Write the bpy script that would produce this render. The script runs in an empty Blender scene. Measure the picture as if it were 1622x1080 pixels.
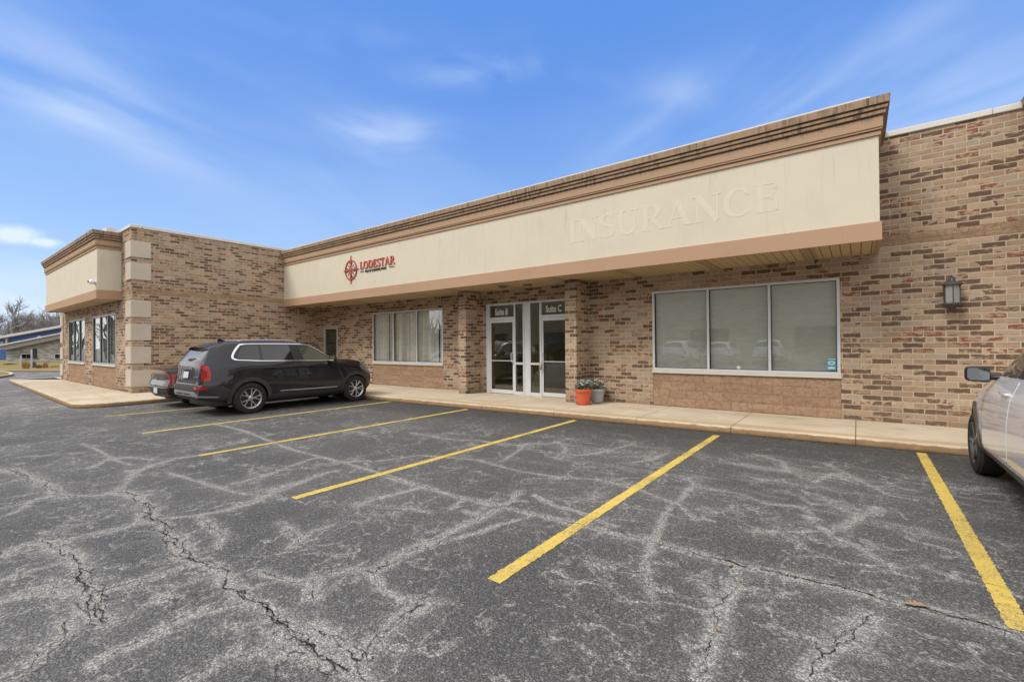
import bpy, bmesh, math, random
import numpy as np
from mathutils import Vector, Matrix
from mathutils.bvhtree import BVHTree
from mathutils.geometry import delaunay_2d_cdt

random.seed(7); rng = np.random.default_rng(7)
SC = bpy.context.scene
COL = SC.collection
R = math.radians

# ------------------------------------------------------------------ camera
F_PX, YAW, PIT, ROL, CAM_H = 723.8747, R(37.0815), R(0.4231), R(-0.4581), 1.68
fw = Vector((-math.sin(YAW), math.cos(YAW), 0)); rt = Vector((math.cos(YAW), math.sin(YAW), 0)); up = Vector((0, 0, 1))
u2 = math.cos(PIT)*up - math.sin(PIT)*fw
f2 = math.cos(PIT)*fw + math.sin(PIT)*up
r3 = math.cos(ROL)*rt + math.sin(ROL)*u2
u3 = math.cos(ROL)*u2 - math.sin(ROL)*rt
cd = bpy.data.cameras.new('camera'); cam = bpy.data.objects.new('camera', cd); COL.objects.link(cam)
cam.matrix_world = Matrix(((r3.x, u3.x, -f2.x, 0), (r3.y, u3.y, -f2.y, 0), (r3.z, u3.z, -f2.z, CAM_H), (0, 0, 0, 1)))
cd.sensor_width = 36; cd.sensor_fit = 'HORIZONTAL'; cd.lens = F_PX/1622*36; cd.clip_start = 0.05; cd.clip_end = 3000
SC.camera = cam
SC.render.resolution_x = 1024; SC.render.resolution_y = 681
SC.view_settings.view_transform = 'Standard'; SC.view_settings.look = 'None'
SC.view_settings.gamma = 1; SC.view_settings.exposure = 0.62

def raydir(u, v):
    return (r3*((u-811)/F_PX) - u3*((v-540)/F_PX) + f2)
def onz(u, v, z=0.0):
    d = raydir(u, v); t = (z-CAM_H)/d.z
    return Vector((d.x*t, d.y*t, z))

# ------------------------------------------------------------------ node helper
class NT:
    def __init__(s, tree):
        s.t = tree; tree.nodes.clear()
    def n(s, typ, ins=None, **kw):
        nd = s.t.nodes.new(typ)
        for k, v in kw.items(): setattr(nd, k, v)
        if ins:
            for k, v in ins.items():
                sock = nd.inputs[k]
                if isinstance(v, bpy.types.NodeSocket): s.t.links.new(v, sock)
                else: sock.default_value = v
        return nd
    def m(s, op, a, b=None, c=None, clamp=False):
        nd = s.n('ShaderNodeMath', operation=op, use_clamp=clamp)
        for i, v in enumerate((a, b, c)):
            if v is None: continue
            if isinstance(v, bpy.types.NodeSocket): s.t.links.new(v, nd.inputs[i])
            else: nd.inputs[i].default_value = v
        return nd.outputs[0]
    def vm(s, op, a, b=None):
        nd = s.n('ShaderNodeVectorMath', operation=op)
        for i, v in enumerate((a, b)):
            if v is None: continue
            if isinstance(v, bpy.types.NodeSocket): s.t.links.new(v, nd.inputs[i])
            else: nd.inputs[i].default_value = v
        return nd.outputs['Value'] if op in ('DOT_PRODUCT', 'LENGTH') else nd.outputs[0]
    def mix(s, f, a, b, blend='MIX'):
        nd = s.n('ShaderNodeMix', data_type='RGBA', blend_type=blend)
        for k, v in ((0, f), (6, a), (7, b)):
            if isinstance(v, bpy.types.NodeSocket): s.t.links.new(v, nd.inputs[k])
            else: nd.inputs[k].default_value = (v if k == 0 else (tuple(v)+(1,))[:4])
        return nd.outputs[2]
    def noise(s, vec, scale, detail=3, rough=.55, dist=0, out=0):
        i = {'Scale': scale, 'Detail': detail, 'Roughness': rough, 'Distortion': dist}
        if vec is not None: i['Vector'] = vec
        return s.n('ShaderNodeTexNoise', i).outputs[out]
    def sm(s, x, a, b, lo=0., hi=1.):
        return s.n('ShaderNodeMapRange', {0: x, 1: a, 2: b, 3: lo, 4: hi}, interpolation_type='SMOOTHSTEP').outputs[0]
    def scale(s, vec, sx, sy, sz):
        return s.n('ShaderNodeMapping', {0: vec, 3: (sx, sy, sz)}).outputs[0]
    def sep(s, vec):
        nd = s.n('ShaderNodeSeparateXYZ', {0: vec}); return nd.outputs
    def comb(s, x, y, z):
        return s.n('ShaderNodeCombineXYZ', {0: x, 1: y, 2: z}).outputs[0]
    def wpos(s): return s.n('ShaderNodeNewGeometry').outputs['Position']
    def opos(s): return s.n('ShaderNodeTexCoord').outputs['Object']
    def bump(s, h, strength=.5, dist=.01):
        return s.n('ShaderNodeBump', {'Height': h, 'Strength': strength, 'Distance': dist}).outputs[0]

MATS = {}
def newmat(name):
    m = bpy.data.materials.new(name); m.use_nodes = True; MATS[name] = m
    return m, NT(m.node_tree)
def finish(nt, base, rough=.6, metallic=0., normal=None, spec=.5, coat=0., **extra):
    ins = {'Base Color': base if isinstance(base, bpy.types.NodeSocket) else (tuple(base)+(1,))[:4], 'Roughness': rough,
           'Metallic': metallic, 'Specular IOR Level': spec, 'Coat Weight': coat}
    if coat: ins['Coat Roughness'] = .03; ins['Coat IOR'] = 1.42
    if normal is not None: ins['Normal'] = normal
    ins.update(extra)
    b = nt.n('ShaderNodeBsdfPrincipled', ins)
    nt.n('ShaderNodeOutputMaterial', {0: b.outputs[0]})
def plain(name, col, rough=.5, metallic=0., vary=.12, vscale=6, bump=0., bscale=60, spec=.5, coat=0., **extra):
    """simple painted / moulded material with slight tone variation and optional fine bump"""
    m, t = newmat(name)
    p = t.opos()
    n = t.noise(p, vscale, 4)
    f = t.m('MULTIPLY_ADD', n, 2*vary, 1-vary)
    c = t.mix(1., col, t.comb(f, f, f), 'MULTIPLY')
    nm = t.bump(t.noise(p, bscale, 3), bump, .003) if bump else None
    finish(t, c, rough, metallic, nm, spec, coat, **extra)
    return m

# ------------------------------------------------------------------ world: blue sky with thin cirrus, cloud bank behind the camera
SUN_EL, SUN_AZ = R(50), R(205)      # azimuth of the sun, clockwise from +Y
w = bpy.data.worlds.new('World'); SC.world = w; w.use_nodes = True
t = NT(w.node_tree)
sky = t.n('ShaderNodeTexSky', sky_type='NISHITA'); sky.sun_disc = False
sky.sun_elevation = SUN_EL; sky.sun_rotation = SUN_AZ; sky.ozone_density = 3.0; sky.dust_density = 0.3; sky.air_density = 1.0
hs = t.n('ShaderNodeHueSaturation', {'Hue': .505, 'Saturation': 1.12, 'Value': 1.5, 'Color': sky.outputs[0]}).outputs[0]
D = t.vm('NORMALIZE', t.n('ShaderNodeTexCoord').outputs['Generated'])
dx, dy, dz = t.sep(D)
# cirrus noise on a virtual cloud sheet
inv = t.m('DIVIDE', 1.0, t.m('MAXIMUM', t.m('ADD', dz, .12), .03))
sheet = t.comb(t.m('MULTIPLY', dx, inv), t.m('MULTIPLY', dy, inv), 0.)


def blob(u, v, ang, su, sv):
    c = raydir(u, v).normalized()
    e1 = (r3*math.cos(ang)-u3*math.sin(ang)); e1 = (e1-c*e1.dot(c)).normalized(); e2 = c.cross(e1)
    a = t.m('DIVIDE', t.vm('DOT_PRODUCT', D, tuple(e1)), su); b = t.m('DIVIDE', t.vm('DOT_PRODUCT', D, tuple(e2)), sv)
    g = t.m('POWER', 2.718, t.m('MULTIPLY', t.m('ADD', t.m('MULTIPLY', a, a), t.m('MULTIPLY', b, b)), -1.))
    return t.m('MULTIPLY', g, t.m('GREATER_THAN', t.vm('DOT_PRODUCT', D, tuple(c)), 0.))
def streak(ang, s_long, s_cross, detail=3.5):
    e1 = (r3*math.cos(ang)-u3*math.sin(ang)); e2 = (u3*math.cos(ang)+r3*math.sin(ang))
    a = t.m('MULTIPLY', t.vm('DOT_PRODUCT', D, tuple(e1)), s_long); b = t.m('MULTIPLY', t.vm('DOT_PRODUCT', D, tuple(e2)), s_cross)
    return t.noise(t.comb(a, b, dy), 1., detail, .5, .5)
st1 = streak(R(18), 3.2, 9); st2 = streak(R(-20), 2.8, 8); st3 = streak(R(4), 6, 15)
terms = []
for (u, v, ang, su, sv, amp, st) in [(60, 150, R(20), .17, .035, .75, st1), (190, 180, R(22), .16, .05, .5, st1), (120, 110, R(25), .25, .10, .28, st1),
        (600, 205, R(4), .12, .03, .85, st3), (640, 245, R(6), .05, .02, .75, st3), (765, 112, R(0), .13, .025, .75, st3),
        (520, 280, R(25), .45, .16, .30, st1), (1190, 170, R(-14), .32, .085, .62, st2), (1440, 150, R(-24), .30, .07, .55, st2), (1480, 80, R(-20), .3, .12, .3, st2), (1100, 150, R(5), .12, .03, .35, st3), (650, 60, R(5), .25, .03, .22, st3),
        (30, 500, R(2), .26, .04, 1.5, st3), (10, 440, R(0), .22, .025, .8, st3)]:
    terms.append(t.m('MULTIPLY', t.m('MULTIPLY', blob(u, v, ang, su, sv), amp*.48), t.sm(st,   .30, .74)))
# two small cumulus puffs low on the left
pf = t.noise(D, 22, 5, .55)
for (u, v, su, sv, amp) in [(20, 373, .034, .016, 1.5), (75, 385, .02, .009, 1.2), (45, 383, .04, .008, .9)]:
    bb_ = blob(u, v, 0, su, sv)
    terms.append(t.m('MULTIPLY', t.m('MINIMUM', t.m('MULTIPLY', bb_, 4.), 1.), t.sm(t.m('ADD', t.m('MULTIPLY', bb_, amp), t.m('MULTIPLY', t.m('SUBTRACT', pf, .5), 1.5)), .25, 1.45)))
cl = terms[0]
for x in terms[1:]: cl = t.m('ADD', cl, x)
cl = t.m('MINIMUM', cl, .92)
# overcast bank covering the half of the sky behind and above the camera
ov_n = t.noise(sheet, 1.1, 5, .55)
hd = t.m('DIVIDE', t.vm('DOT_PRODUCT', D, tuple(fw)), t.m('MAXIMUM', t.m('SQRT', t.m('ADD', t.m('MULTIPLY', dx, dx), t.m('MULTIPLY', dy, dy))), .001))
ovn_ = t.m('MULTIPLY', t.m('SUBTRACT', ov_n, .5), .25)
ov = t.m('MAXIMUM', t.sm(t.m('ADD', hd, ovn_), .60, .42), t.sm(t.m('ADD', dz, ovn_), .66, .90))
cl = t.m('MAXIMUM', cl, t.m('MULTIPLY', ov, .95))
ccol = t.mix(t.sm(ov_n, .3, .7), (10.5, 10.3, 10.2), (14.5, 14.2, 13.8))
# horizon paling
hz = t.sm(dz, -.02, .55, 1., 0.)
lift = t.mix(.78, hs, t.mix(hz, (1.15, 2.95, 7.8), (4.4, 6.3, 9.0)))
lift = t.mix(t.sm(dz, .0, .20, .55, 0.), lift, (6.2, 7.4, 9.2))
cloudc = t.mix(ov, (7.0, 8.1, 9.6), ccol)
skycol = t.mix(cl, lift, cloudc)
bg = t.n('ShaderNodeBackground', {0: skycol, 1: .075})
t.n('ShaderNodeOutputWorld', {0: bg.outputs[0]})

sd = bpy.data.lights.new('sun', 'SUN'); sd.energy = 1.5; sd.angle = R(24); sd.color = (1, .95, .87)
sun = bpy.data.objects.new('sun', sd); COL.objects.link(sun)
sv_ = Vector((math.sin(SUN_AZ)*math.cos(SUN_EL), math.cos(SUN_AZ)*math.cos(SUN_EL), math.sin(SUN_EL)))
sun.rotation_euler = sv_.to_track_quat('Z', 'Y').to_euler(); sun.location = sv_*60

# ------------------------------------------------------------------ mesh helpers
class MB:
    """collects geometry (world or thing coordinates) and links it as ONE mesh object"""
    def __init__(s): s.v = []; s.f = []; s.mi = []; s.sm = []
    def add(s, vs, fs, mi=0, smooth=False, M=None):
        o = len(s.v)
        for p in vs:
            p = Vector(p)
            if M is not None: p = M @ p
            s.v.append(p)
        for f in fs:
            s.f.append([o+i for i in f]); s.mi.append(mi); s.sm.append(smooth)
        return s
    def box(s, x0, x1, y0, y1, z0, z1, mi=0, M=None):
        vs = [(x, y, z) for x in (x0, x1) for y in (y0, y1) for z in (z0, z1)]
        return s.add(vs, [(0, 1, 3, 2), (4, 6, 7, 5), (0, 4, 5, 1), (2, 3, 7, 6), (0, 2, 6, 4), (1, 5, 7, 3)], mi, False, M)
    def rbox(s, x0, x1, y0, y1, z0, z1, r=.01, seg=3, mi=0, M=None, smooth=True):
        bm = bmesh.new(); bmesh.ops.create_cube(bm, size=1)
        for v in bm.verts:
            v.co = Vector(((x0+x1)/2+v.co.x*(x1-x0), (y0+y1)/2+v.co.y*(y1-y0), (z0+z1)/2+v.co.z*(z1-z0)))
        bmesh.ops.bevel(bm, geom=bm.edges[:], offset=r, segments=seg, affect='EDGES', profile=.5)
        bm.verts.index_update()
        s.add([v.co.copy() for v in bm.verts], [[v.index for v in f.verts] for f in bm.faces], mi, smooth, M); bm.free(); return s
    def quad(s, a, b, c, d, mi=0): return s.add([a, b, c, d], [(0, 1, 2, 3)], mi)
    def prism(s, poly, axis, a, b, mi=0, M=None, smooth=False):
        """poly: 2D outline; extruded along axis 'x','y','z' from a to b"""
        def P(p, t_): return {'x': (t_, p[0], p[1]), 'y': (p[0], t_, p[1]), 'z': (p[0], p[1], t_)}[axis]
        n = len(poly); vs = [P(p, a) for p in poly]+[P(p, b) for p in poly]
        fs = [list(range(n))[::-1], list(range(n, 2*n))]+[(i, (i+1) % n, n+(i+1) % n, n+i) for i in range(n)]
        return s.add(vs, fs, mi, smooth, M)
    def tube(s, pts, r, seg=8, mi=0, M=None, smooth=True, caps=True):
        pts = [Vector(p) for p in pts]; n = len(pts); rs = r if isinstance(r, (list, tuple)) else [r]*n
        rings = []; last = None
        for i, p in enumerate(pts):
            d = (pts[min(i+1, n-1)]-pts[max(i-1, 0)]).normalized()
            a = last if last is not None else (Vector((0, 0, 1)) if abs(d.z) < .9 else Vector((1, 0, 0)))
            a = (a-d*a.dot(d)).normalized(); b = d.cross(a); last = a
            rings.append([p+(a*math.cos(k*2*math.pi/seg)+b*math.sin(k*2*math.pi/seg))*rs[i] for k in range(seg)])
        vs = [q for rg in rings for q in rg]
        fs = [(i*seg+k, i*seg+(k+1) % seg, (i+1)*seg+(k+1) % seg, (i+1)*seg+k) for i in range(n-1) for k in range(seg)]
        if caps: fs += [list(range(seg))[::-1], list(range((n-1)*seg, n*seg))]
        return s.add(vs, fs, mi, smooth, M)
    def lathe(s, prof, seg=32, M=None, mi=0, smooth=True, closed=False):
        """prof: (radius, height) around z"""
        n = len(prof)
        vs = [(r*math.cos(k*2*math.pi/seg), r*math.sin(k*2*math.pi/seg), z) for r, z in prof for k in range(seg)]
        fs = []
        for i in range(n if closed else n-1):
            j = (i+1) % n
            fs += [(i*seg+k, i*seg+(k+1) % seg, j*seg+(k+1) % seg, j*seg+k) for k in range(seg)]
        return s.add(vs, fs, mi, smooth, M)
    def grid(s, P, mi=0, smooth=True, flip=False):
        """P[i][j] grid of points"""
        ni, nj = len(P), len(P[0]); vs = [p for row in P for p in row]
        fs = [(i*nj+j, (i+1)*nj+j, (i+1)*nj+j+1, i*nj+j+1) for i in range(ni-1) for j in range(nj-1)]
        if flip: fs = [f[::-1] for f in fs]
        return s.add(vs, fs, mi, smooth)
    def build(s, name, mats, parent=None, origin=None, sharp=35):
        me = bpy.data.meshes.new(name)
        if origin is None: origin = parent.get('_o', (0, 0, 0)) if parent is not None else (0, 0, 0)
        o = Vector(origin)
        me.from_pydata([tuple(p-o) for p in s.v], [], s.f)
        for m in (mats if isinstance(mats, (list, tuple)) else [mats]): me.materials.append(m)
        for p, mi, sm_ in zip(me.polygons, s.mi, s.sm): p.material_index = mi; p.use_smooth = sm_
        me.update()
        if any(s.sm): me.set_sharp_from_angle(angle=R(sharp))
        ob = bpy.data.objects.new(name, me); COL.objects.link(ob)
        if parent is not None: ob.parent = parent
        else: ob.location = o
        ORI[ob.name] = tuple(o)
        return ob
ORI = {}
def org(ob): return ORI.get(ob.name, (0, 0, 0))
def tag(o, label=None, cat=None, group=None, kind=None):
    if label: o['label'] = label
    if cat: o['category'] = cat
    if group: o['group'] = group
    if kind: o['kind'] = kind
    return o
def empty(name, loc, label, cat, group=None, rz=0):
    o = bpy.data.objects.new(name, None); COL.objects.link(o); o.location = loc; o.rotation_euler = (0, 0, rz); o.empty_display_size = .2
    ORI[o.name] = tuple(loc)
    return tag(o, label, cat, group)
def B(mb, name, mats, parent, **k): return mb.build(name, mats, parent, origin=org(parent), **k)
def copy_tree(o, parent=None):
    c = o.copy(); COL.objects.link(c); c.parent = parent
    for ch in list(o.children): copy_tree(ch, c)
    return c

# ------------------------------------------------------------------ materials
def brick_nodes(t, L, H, jt, jr=.5):
    p = t.opos(); x, y, z = t.sep(p)
    wob = t.m('MULTIPLY', t.m('SUBTRACT', t.noise(p, 30, 2), .5), .006)
    s_ = t.m('ADD', t.m('ADD', x, y), wob)
    zz = t.m('ADD', t.m('ADD', z, 20*H), t.m('MULTIPLY', t.m('SUBTRACT', t.noise(p, 22, 2), .5), .004))
    rz = t.m('DIVIDE', zz, H); row = t.m('FLOOR', rz)
    off = t.m('MULTIPLY', t.m('MODULO', row, 2.), jr)
    c_ = t.m('ADD', t.m('DIVIDE', t.m('ADD', s_, 400*L), L), off); col = t.m('FLOOR', c_)
    fx = t.m('FRACT', c_); fz = t.m('FRACT', rz)
    ex = t.m('MULTIPLY', t.m('MINIMUM', fx, t.m('SUBTRACT', 1., fx)), L)
    ez = t.m('MULTIPLY', t.m('MINIMUM', fz, t.m('SUBTRACT', 1., fz)), H)
    e = t.m('MINIMUM', ex, ez)
    brick = t.sm(e, jt*.5, jt*.5+.004)
    wn = t.n('ShaderNodeTexWhiteNoise', {'Vector': t.comb(col, row, 1.)}, noise_dimensions='3D')
    wn2 = t.n('ShaderNodeTexWhiteNoise', {'Vector': t.comb(col, row, 7.)}, noise_dimensions='3D')
    return p, brick, wn.outputs[0], wn2.outputs[0], fz, e, col, row
def make_brick():
    m, t = newmat('brick')
    p, brick, r1, r2, fz, e, col, row = brick_nodes(t, .3048, .1016, .010)
    loc = t.comb(t.m('ADD', t.m('ADD', t.sep(p)[0], t.sep(p)[1]), t.m('MULTIPLY', col, 3.1)), t.m('MULTIPLY', row, 1.7), t.m('MULTIPLY', t.sep(p)[2], 2.2))
    n1 = t.noise(loc, 9, 4, .6); n2 = t.noise(p, 45, 3, .6); n3 = t.noise(p, 1.2, 3)
    tan = t.mix(t.sm(r2, 0, 1), (.325, .228, .150), (.455, .335, .230))
    tan = t.mix(t.sm(n1, .35, .7), tan, t.mix(.5, tan, (.51, .385, .27)))
    grey = t.m('MULTIPLY', t.m('GREATER_THAN', r2, .38), t.m('LESS_THAN', r2, .52))
    tan = t.mix(t.m('MULTIPLY', grey, .6), tan, (.37, .315, .255))
    # clusters of dark bricks: whole-dark and partly flashed bricks
    thr = t.m('ADD', r1, t.m('MULTIPLY', t.m('SUBTRACT', n3, .5), .35))
    isdark = t.m('GREATER_THAN', thr, .70)
    isred = t.m('MULTIPLY', t.m('GREATER_THAN', thr, .53), t.m('LESS_THAN', thr, .68))
    semi = t.m('LESS_THAN', thr, .31)
    core = t.sm(t.m('ADD', n1, t.m('MULTIPLY', e, 4.)), .40, .62)
    dark = t.mix(t.m('MULTIPLY_ADD', n2, .9, t.m('MULTIPLY_ADD', r2, .7, -.25)), (.085, .055, .039), (.155, .088, .058))
    red = t.mix(n2, (.19, .062, .034), (.27, .115, .070))
    c = t.mix(t.m('MULTIPLY', isdark, t.m('MULTIPLY', core, .93)), tan, dark)
    c = t.mix(t.m('MULTIPLY', isred, t.sm(n1, .43, .57)), c, red)
    c = t.mix(t.m('MULTIPLY', semi, t.m('MULTIPLY', t.sm(n1, .52, .64), t.m('SUBTRACT', 1., t.sm(fz, .1, .85)))), c, (.14, .095, .065))
    pale = t.m('MULTIPLY', t.m('GREATER_THAN', r2, .90), t.sm(t.noise(loc, 16, 3), .52, .66))
    c = t.mix(t.m('MULTIPLY', pale, .55), c, (.60, .52, .36))
    c = t.mix(t.m('MULTIPLY', t.sm(n2, .3, .8), .18), c, (.12, .08, .06))
    mort = t.mix(n2, (.46, .375, .28), (.58, .49, .38))
    c = t.mix(brick, mort, c)
    # rising damp and general grime
    g = t.sm(t.noise(t.scale(p, .5, .5, 1.5), 1.6, 4), .42, .75)
    c = t.mix(t.m('MULTIPLY', g, .16), c, (.17, .13, .10))
    zz = t.sep(p)[2]
    damp = t.m('MULTIPLY', t.sm(t.m('ADD', zz, t.m('MULTIPLY', t.noise(p, 1.7, 4), .9)), .95, .35), .38)
    c = t.mix(damp, c, (.15, .105, .07))
    run = t.m('MULTIPLY', t.sm(zz, 4.5, 5.5), t.sm(t.noise(t.scale(p, 4, 4, .25), 1.2, 4), .48, .66))
    c = t.mix(t.m('MULTIPLY', run, .35), c, (.13, .10, .08))
    h = t.m('ADD', t.m('MULTIPLY', brick, 1.), t.m('MULTIPLY', n2, .35))
    finish(t, c, .88, 0, t.bump(h, .55, .006), .2)
    return m
def make_split(name, L=.4064, H=.2032, ca=(.325, .213, .143), cb=(.40, .272, .187)):
    m, t = newmat(name)
    p, brick, r1, r2, fz, e, col, row = brick_nodes(t, L, H, .009)
    n1 = t.noise(p, 11, 6, .68); n2 = t.noise(p, 60, 3)
    c = t.mix(r1, ca, cb)
    c = t.mix(t.m('MULTIPLY', t.sm(n1, .55, .40), .5), c, (.24, .145, .09))
    c = t.mix(t.m('MULTIPLY', t.sm(n2, .5, .8), .35), c, (.52, .37, .25))
    c = t.mix(brick, t.mix(.5, c, (.30, .21, .15)), c)
    h = t.m('ADD', t.m('MULTIPLY', brick, .25), n1)
    finish(t, c, .92, 0, t.bump(h, 1.0, .03), .15)
    return m
def make_stucco(name, col, stain=.25, streak=(.20, .16, .12)):
    m, t = newmat(name); p = t.opos()
    n = t.noise(p, 160, 4, .7); n1 = t.noise(p, 1.1, 5, .6)
    v = t.noise(t.scale(p, 3.2, 3.2, .22), 2.6, 5, .65)
    c = t.mix(t.m('MULTIPLY', t.sm(n1, .4, .75), .28), col, tuple(x*.80 for x in col))
    c = t.mix(t.m('MULTIPLY', t.sm(v, .55, .82), stain), c, streak)
    finish(t, c, .9, 0, t.bump(n, .5, .004), .2)
    return m
M_BRICK = make_brick(); M_SPLIT = make_split('split_face_block')
M_CREAM = make_stucco('cream_stucco', (.625, .57, .455), .32)
M_TAN = make_stucco('tan_stucco', (.44, .285, .185), .25)
# cornice: tan, dirty with dark drip streaks from its top edge
def make_cornice():
    m, t = newmat('cornice_stucco'); p = t.opos(); x, y, z = t.sep(p)
    n = t.noise(p, 150, 3, .7); v = t.noise(t.scale(p, 9, 9, .5), 1.5, 4, .7); v2 = t.noise(t.scale(p, 1.2, 1.2, 1), 1., 4, .6)
    topm = t.sm(z, 5.28-.13, 5.48-.13)
    c = t.mix(t.m('MULTIPLY', topm, .35), (.41, .275, .18), (.26, .20, .145))
    dirt = t.m('MULTIPLY', t.m('MULTIPLY', t.sm(v, .45, .62), t.sm(v2, .34, .58)), topm)
    c = t.mix(t.m('MULTIPLY', dirt, .85), c, (.085, .068, .052))
    c = t.mix(t.m('MULTIPLY', t.sm(t.noise(p, 14, 4), .5, .75), t.m('MULTIPLY', topm, .4)), c, (.16, .13, .10))
    finish(t, c, .9, 0, t.bump(n, .5, .003), .2); return m
M_CORN = make_cornice()
M_STONE = plain('cast_stone', (.52, .455, .375), .85, vary=.10, vscale=2.5, bump=.3, bscale=90, spec=.2)
M_COPING = plain('coping_metal', (.60, .58, .53), .45, .0, vary=.05)
M_WHITE = plain('white_aluminium', (.60, .61, .62), .35, 0., vary=.04, vscale=3)
M_SILL = plain('sill_stone', (.60, .56, .50), .7, vary=.08)
M_GREY = plain('grey_aluminium', (.42, .43, .44), .4, .3, vary=.06)
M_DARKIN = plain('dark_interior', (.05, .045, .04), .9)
M_BLACK = plain('black_plastic', (.012, .012, .013), .45)
M_GASKET = plain('gasket', (.02, .02, .02), .6)
M_CHROME = plain('chrome', (.75, .75, .76), .12, 1., vary=.02)
M_ROOF = plain('roof_membrane', (.45, .45, .44), .9)
def make_soffit():
    m, t = newmat('vinyl_soffit'); p = t.opos(); x, y, z = t.sep(p)
    fx = t.m('FRACT', t.m('DIVIDE', t.m('ADD', x, 60.), .152))
    g = t.m('MINIMUM', fx, t.m('SUBTRACT', 1., fx)); groove = t.sm(g, .02, .07)
    # every couple of metres a perforated vent panel, slightly darker
    px = t.m('FRACT', t.m('DIVIDE', t.m('ADD', x, 61.15), 1.85)); vent = t.m('LESS_THAN', px, .13)
    c = t.mix(t.noise(p, 3, 3), (.50, .37, .19), (.58, .44, .24))
    c = t.mix(t.m('MULTIPLY', vent, .55), c, (.24, .18, .10))
    c = t.mix(groove, (.13, .09, .05), c)
    finish(t, c, .5, 0, t.bump(groove, .6, .01), .3); return m
M_SOFFIT = make_soffit()
def make_pane(name, tint, ior=1.55, rough=0.0):
    m, t = newmat(name)
    n = t.noise(t.opos(), .9, 2)
    fc = t.n('ShaderNodeLayerWeight', {'Blend': .5}).outputs['Facing']
    f0 = ((ior-1)/(ior+1))**2
    fr = t.m('MULTIPLY_ADD', t.m('POWER', fc, 5.), 1-f0, f0)
    g = t.n('ShaderNodeBsdfGlossy', {'Color': (1, 1, 1, 1), 'Roughness': rough, 'Normal': t.bump(n, .02, .1)}).outputs[0]
    tr = t.n('ShaderNodeBsdfTransparent', {0: tuple(tint)+(1,)}).outputs[0]
    mx = t.n('ShaderNodeMixShader', {0: fr, 1: tr, 2: g}).outputs[0]
    t.n('ShaderNodeOutputMaterial', {0: mx}); return m
M_PANE = make_pane('window_glass', (.965, .975, .965), 2.0)
M_PANE_D = make_pane('door_glass', (.86, .87, .80), 1.85)
M_PANE_L = make_pane('wing_glass', (.80, .83, .81), 1.6)
def make_blind(name, col, n_=45):
    m, t = newmat(name); p = t.opos()
    c = t.mix(t.noise(t.scale(p, 1, 1, 3), 4, 4), col, tuple(x*.72 for x in col))
    w_ = t.noise(t.scale(p, 1.5, 1.5, 40), 3, 3)
    c = t.mix(t.m('MULTIPLY', t.sm(w_, .5, .7), .35), c, tuple(x*.45 for x in col))
    finish(t, c, .55, 0, None, .3); return m
M_MINI = make_blind('mini_blind', (.74, .76, .71))
M_VERT = plain('vertical_blind', (.68, .68, .64), .6, vary=.2, vscale=2)
def make_concrete():
    m, t = newmat('sidewalk_concrete'); p = t.wpos(); x, y, z = t.sep(p)
    n = t.noise(p, 90, 4, .7); n1 = t.noise(p, .9, 5, .62); n2 = t.noise(t.scale(p, .35, 1.6, 1), 1.3, 5, .6, .4)
    c = t.mix(t.sm(n1, .3, .7), (.56, .485, .375), (.47, .39, .285))
    c = t.mix(t.m('MULTIPLY', t.sm(n2, .52, .74), .6), c, (.43, .29, .16))
    c = t.mix(t.m('MULTIPLY', t.sm(t.noise(t.scale(p, 1, 3, 1), 2.4, 4), .60, .74), .45), c, (.23, .20, .16))
    # worn, stained kerb face
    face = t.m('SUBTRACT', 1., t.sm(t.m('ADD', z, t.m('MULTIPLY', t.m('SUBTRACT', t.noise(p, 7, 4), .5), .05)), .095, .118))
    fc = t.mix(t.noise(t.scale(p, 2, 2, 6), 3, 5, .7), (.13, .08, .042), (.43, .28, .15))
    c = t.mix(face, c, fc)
    sp = t.m('GREATER_THAN', t.noise(p, 210, 2), .66); c = t.mix(t.m('MULTIPLY', sp, .25), c, (.2, .16, .12))
    kd = t.m('SUBTRACT', t.m('SUBTRACT', y, t.m('MULTIPLY', x, .045)), 9.22)
    band = t.m('MULTIPLY', t.sm(t.m('ADD', kd, t.m('MULTIPLY', n2, 1.1)), 1.02, .86), t.m('MULTIPLY', t.sm(kd, .06, .12), t.sm(x, -12., -9.)))
    c = t.mix(t.m('MULTIPLY', band, .65), c, (.42, .27, .13))
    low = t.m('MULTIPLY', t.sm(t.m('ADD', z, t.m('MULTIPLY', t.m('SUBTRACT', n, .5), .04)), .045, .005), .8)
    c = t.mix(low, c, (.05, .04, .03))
    # hairline dark joints between the slabs
    j = None
    for xi in (1.62, -.04, -1.88, -3.66, -5.6, -7.7, -9.66, -11.7, -13.6):
        a = t.m('LESS_THAN', t.m('ABSOLUTE', t.m('ADD', t.m('SUBTRACT', x, xi), t.m('MULTIPLY', t.m('SUBTRACT', n, .5), .008))), .0075)
        j = a if j is None else t.m('MAXIMUM', j, a)
    j = t.m('MULTIPLY', j, t.m('GREATER_THAN', y, 8.2))
    k = None
    for xi in (-31.2, -28.6, -26.0, -23.4, -20.8, -18.4):
        a = t.m('LESS_THAN', t.m('ABSOLUTE', t.m('SUBTRACT', x, xi)), .012)
        k = a if k is None else t.m('MAXIMUM', k, a)
    k = t.m('MULTIPLY', k, t.m('LESS_THAN', y, 4.6))
    j = t.m('MAXIMUM', j, k)
    c = t.mix(t.m('MULTIPLY', j, .8), c, (.07, .055, .04))
    h = t.m('SUBTRACT', t.m('MULTIPLY', n, .5), t.m('MULTIPLY', j, 3.))
    finish(t, c, .88, 0, t.bump(h, .5, .006), .2); return m
M_CONC = make_concrete()
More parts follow.
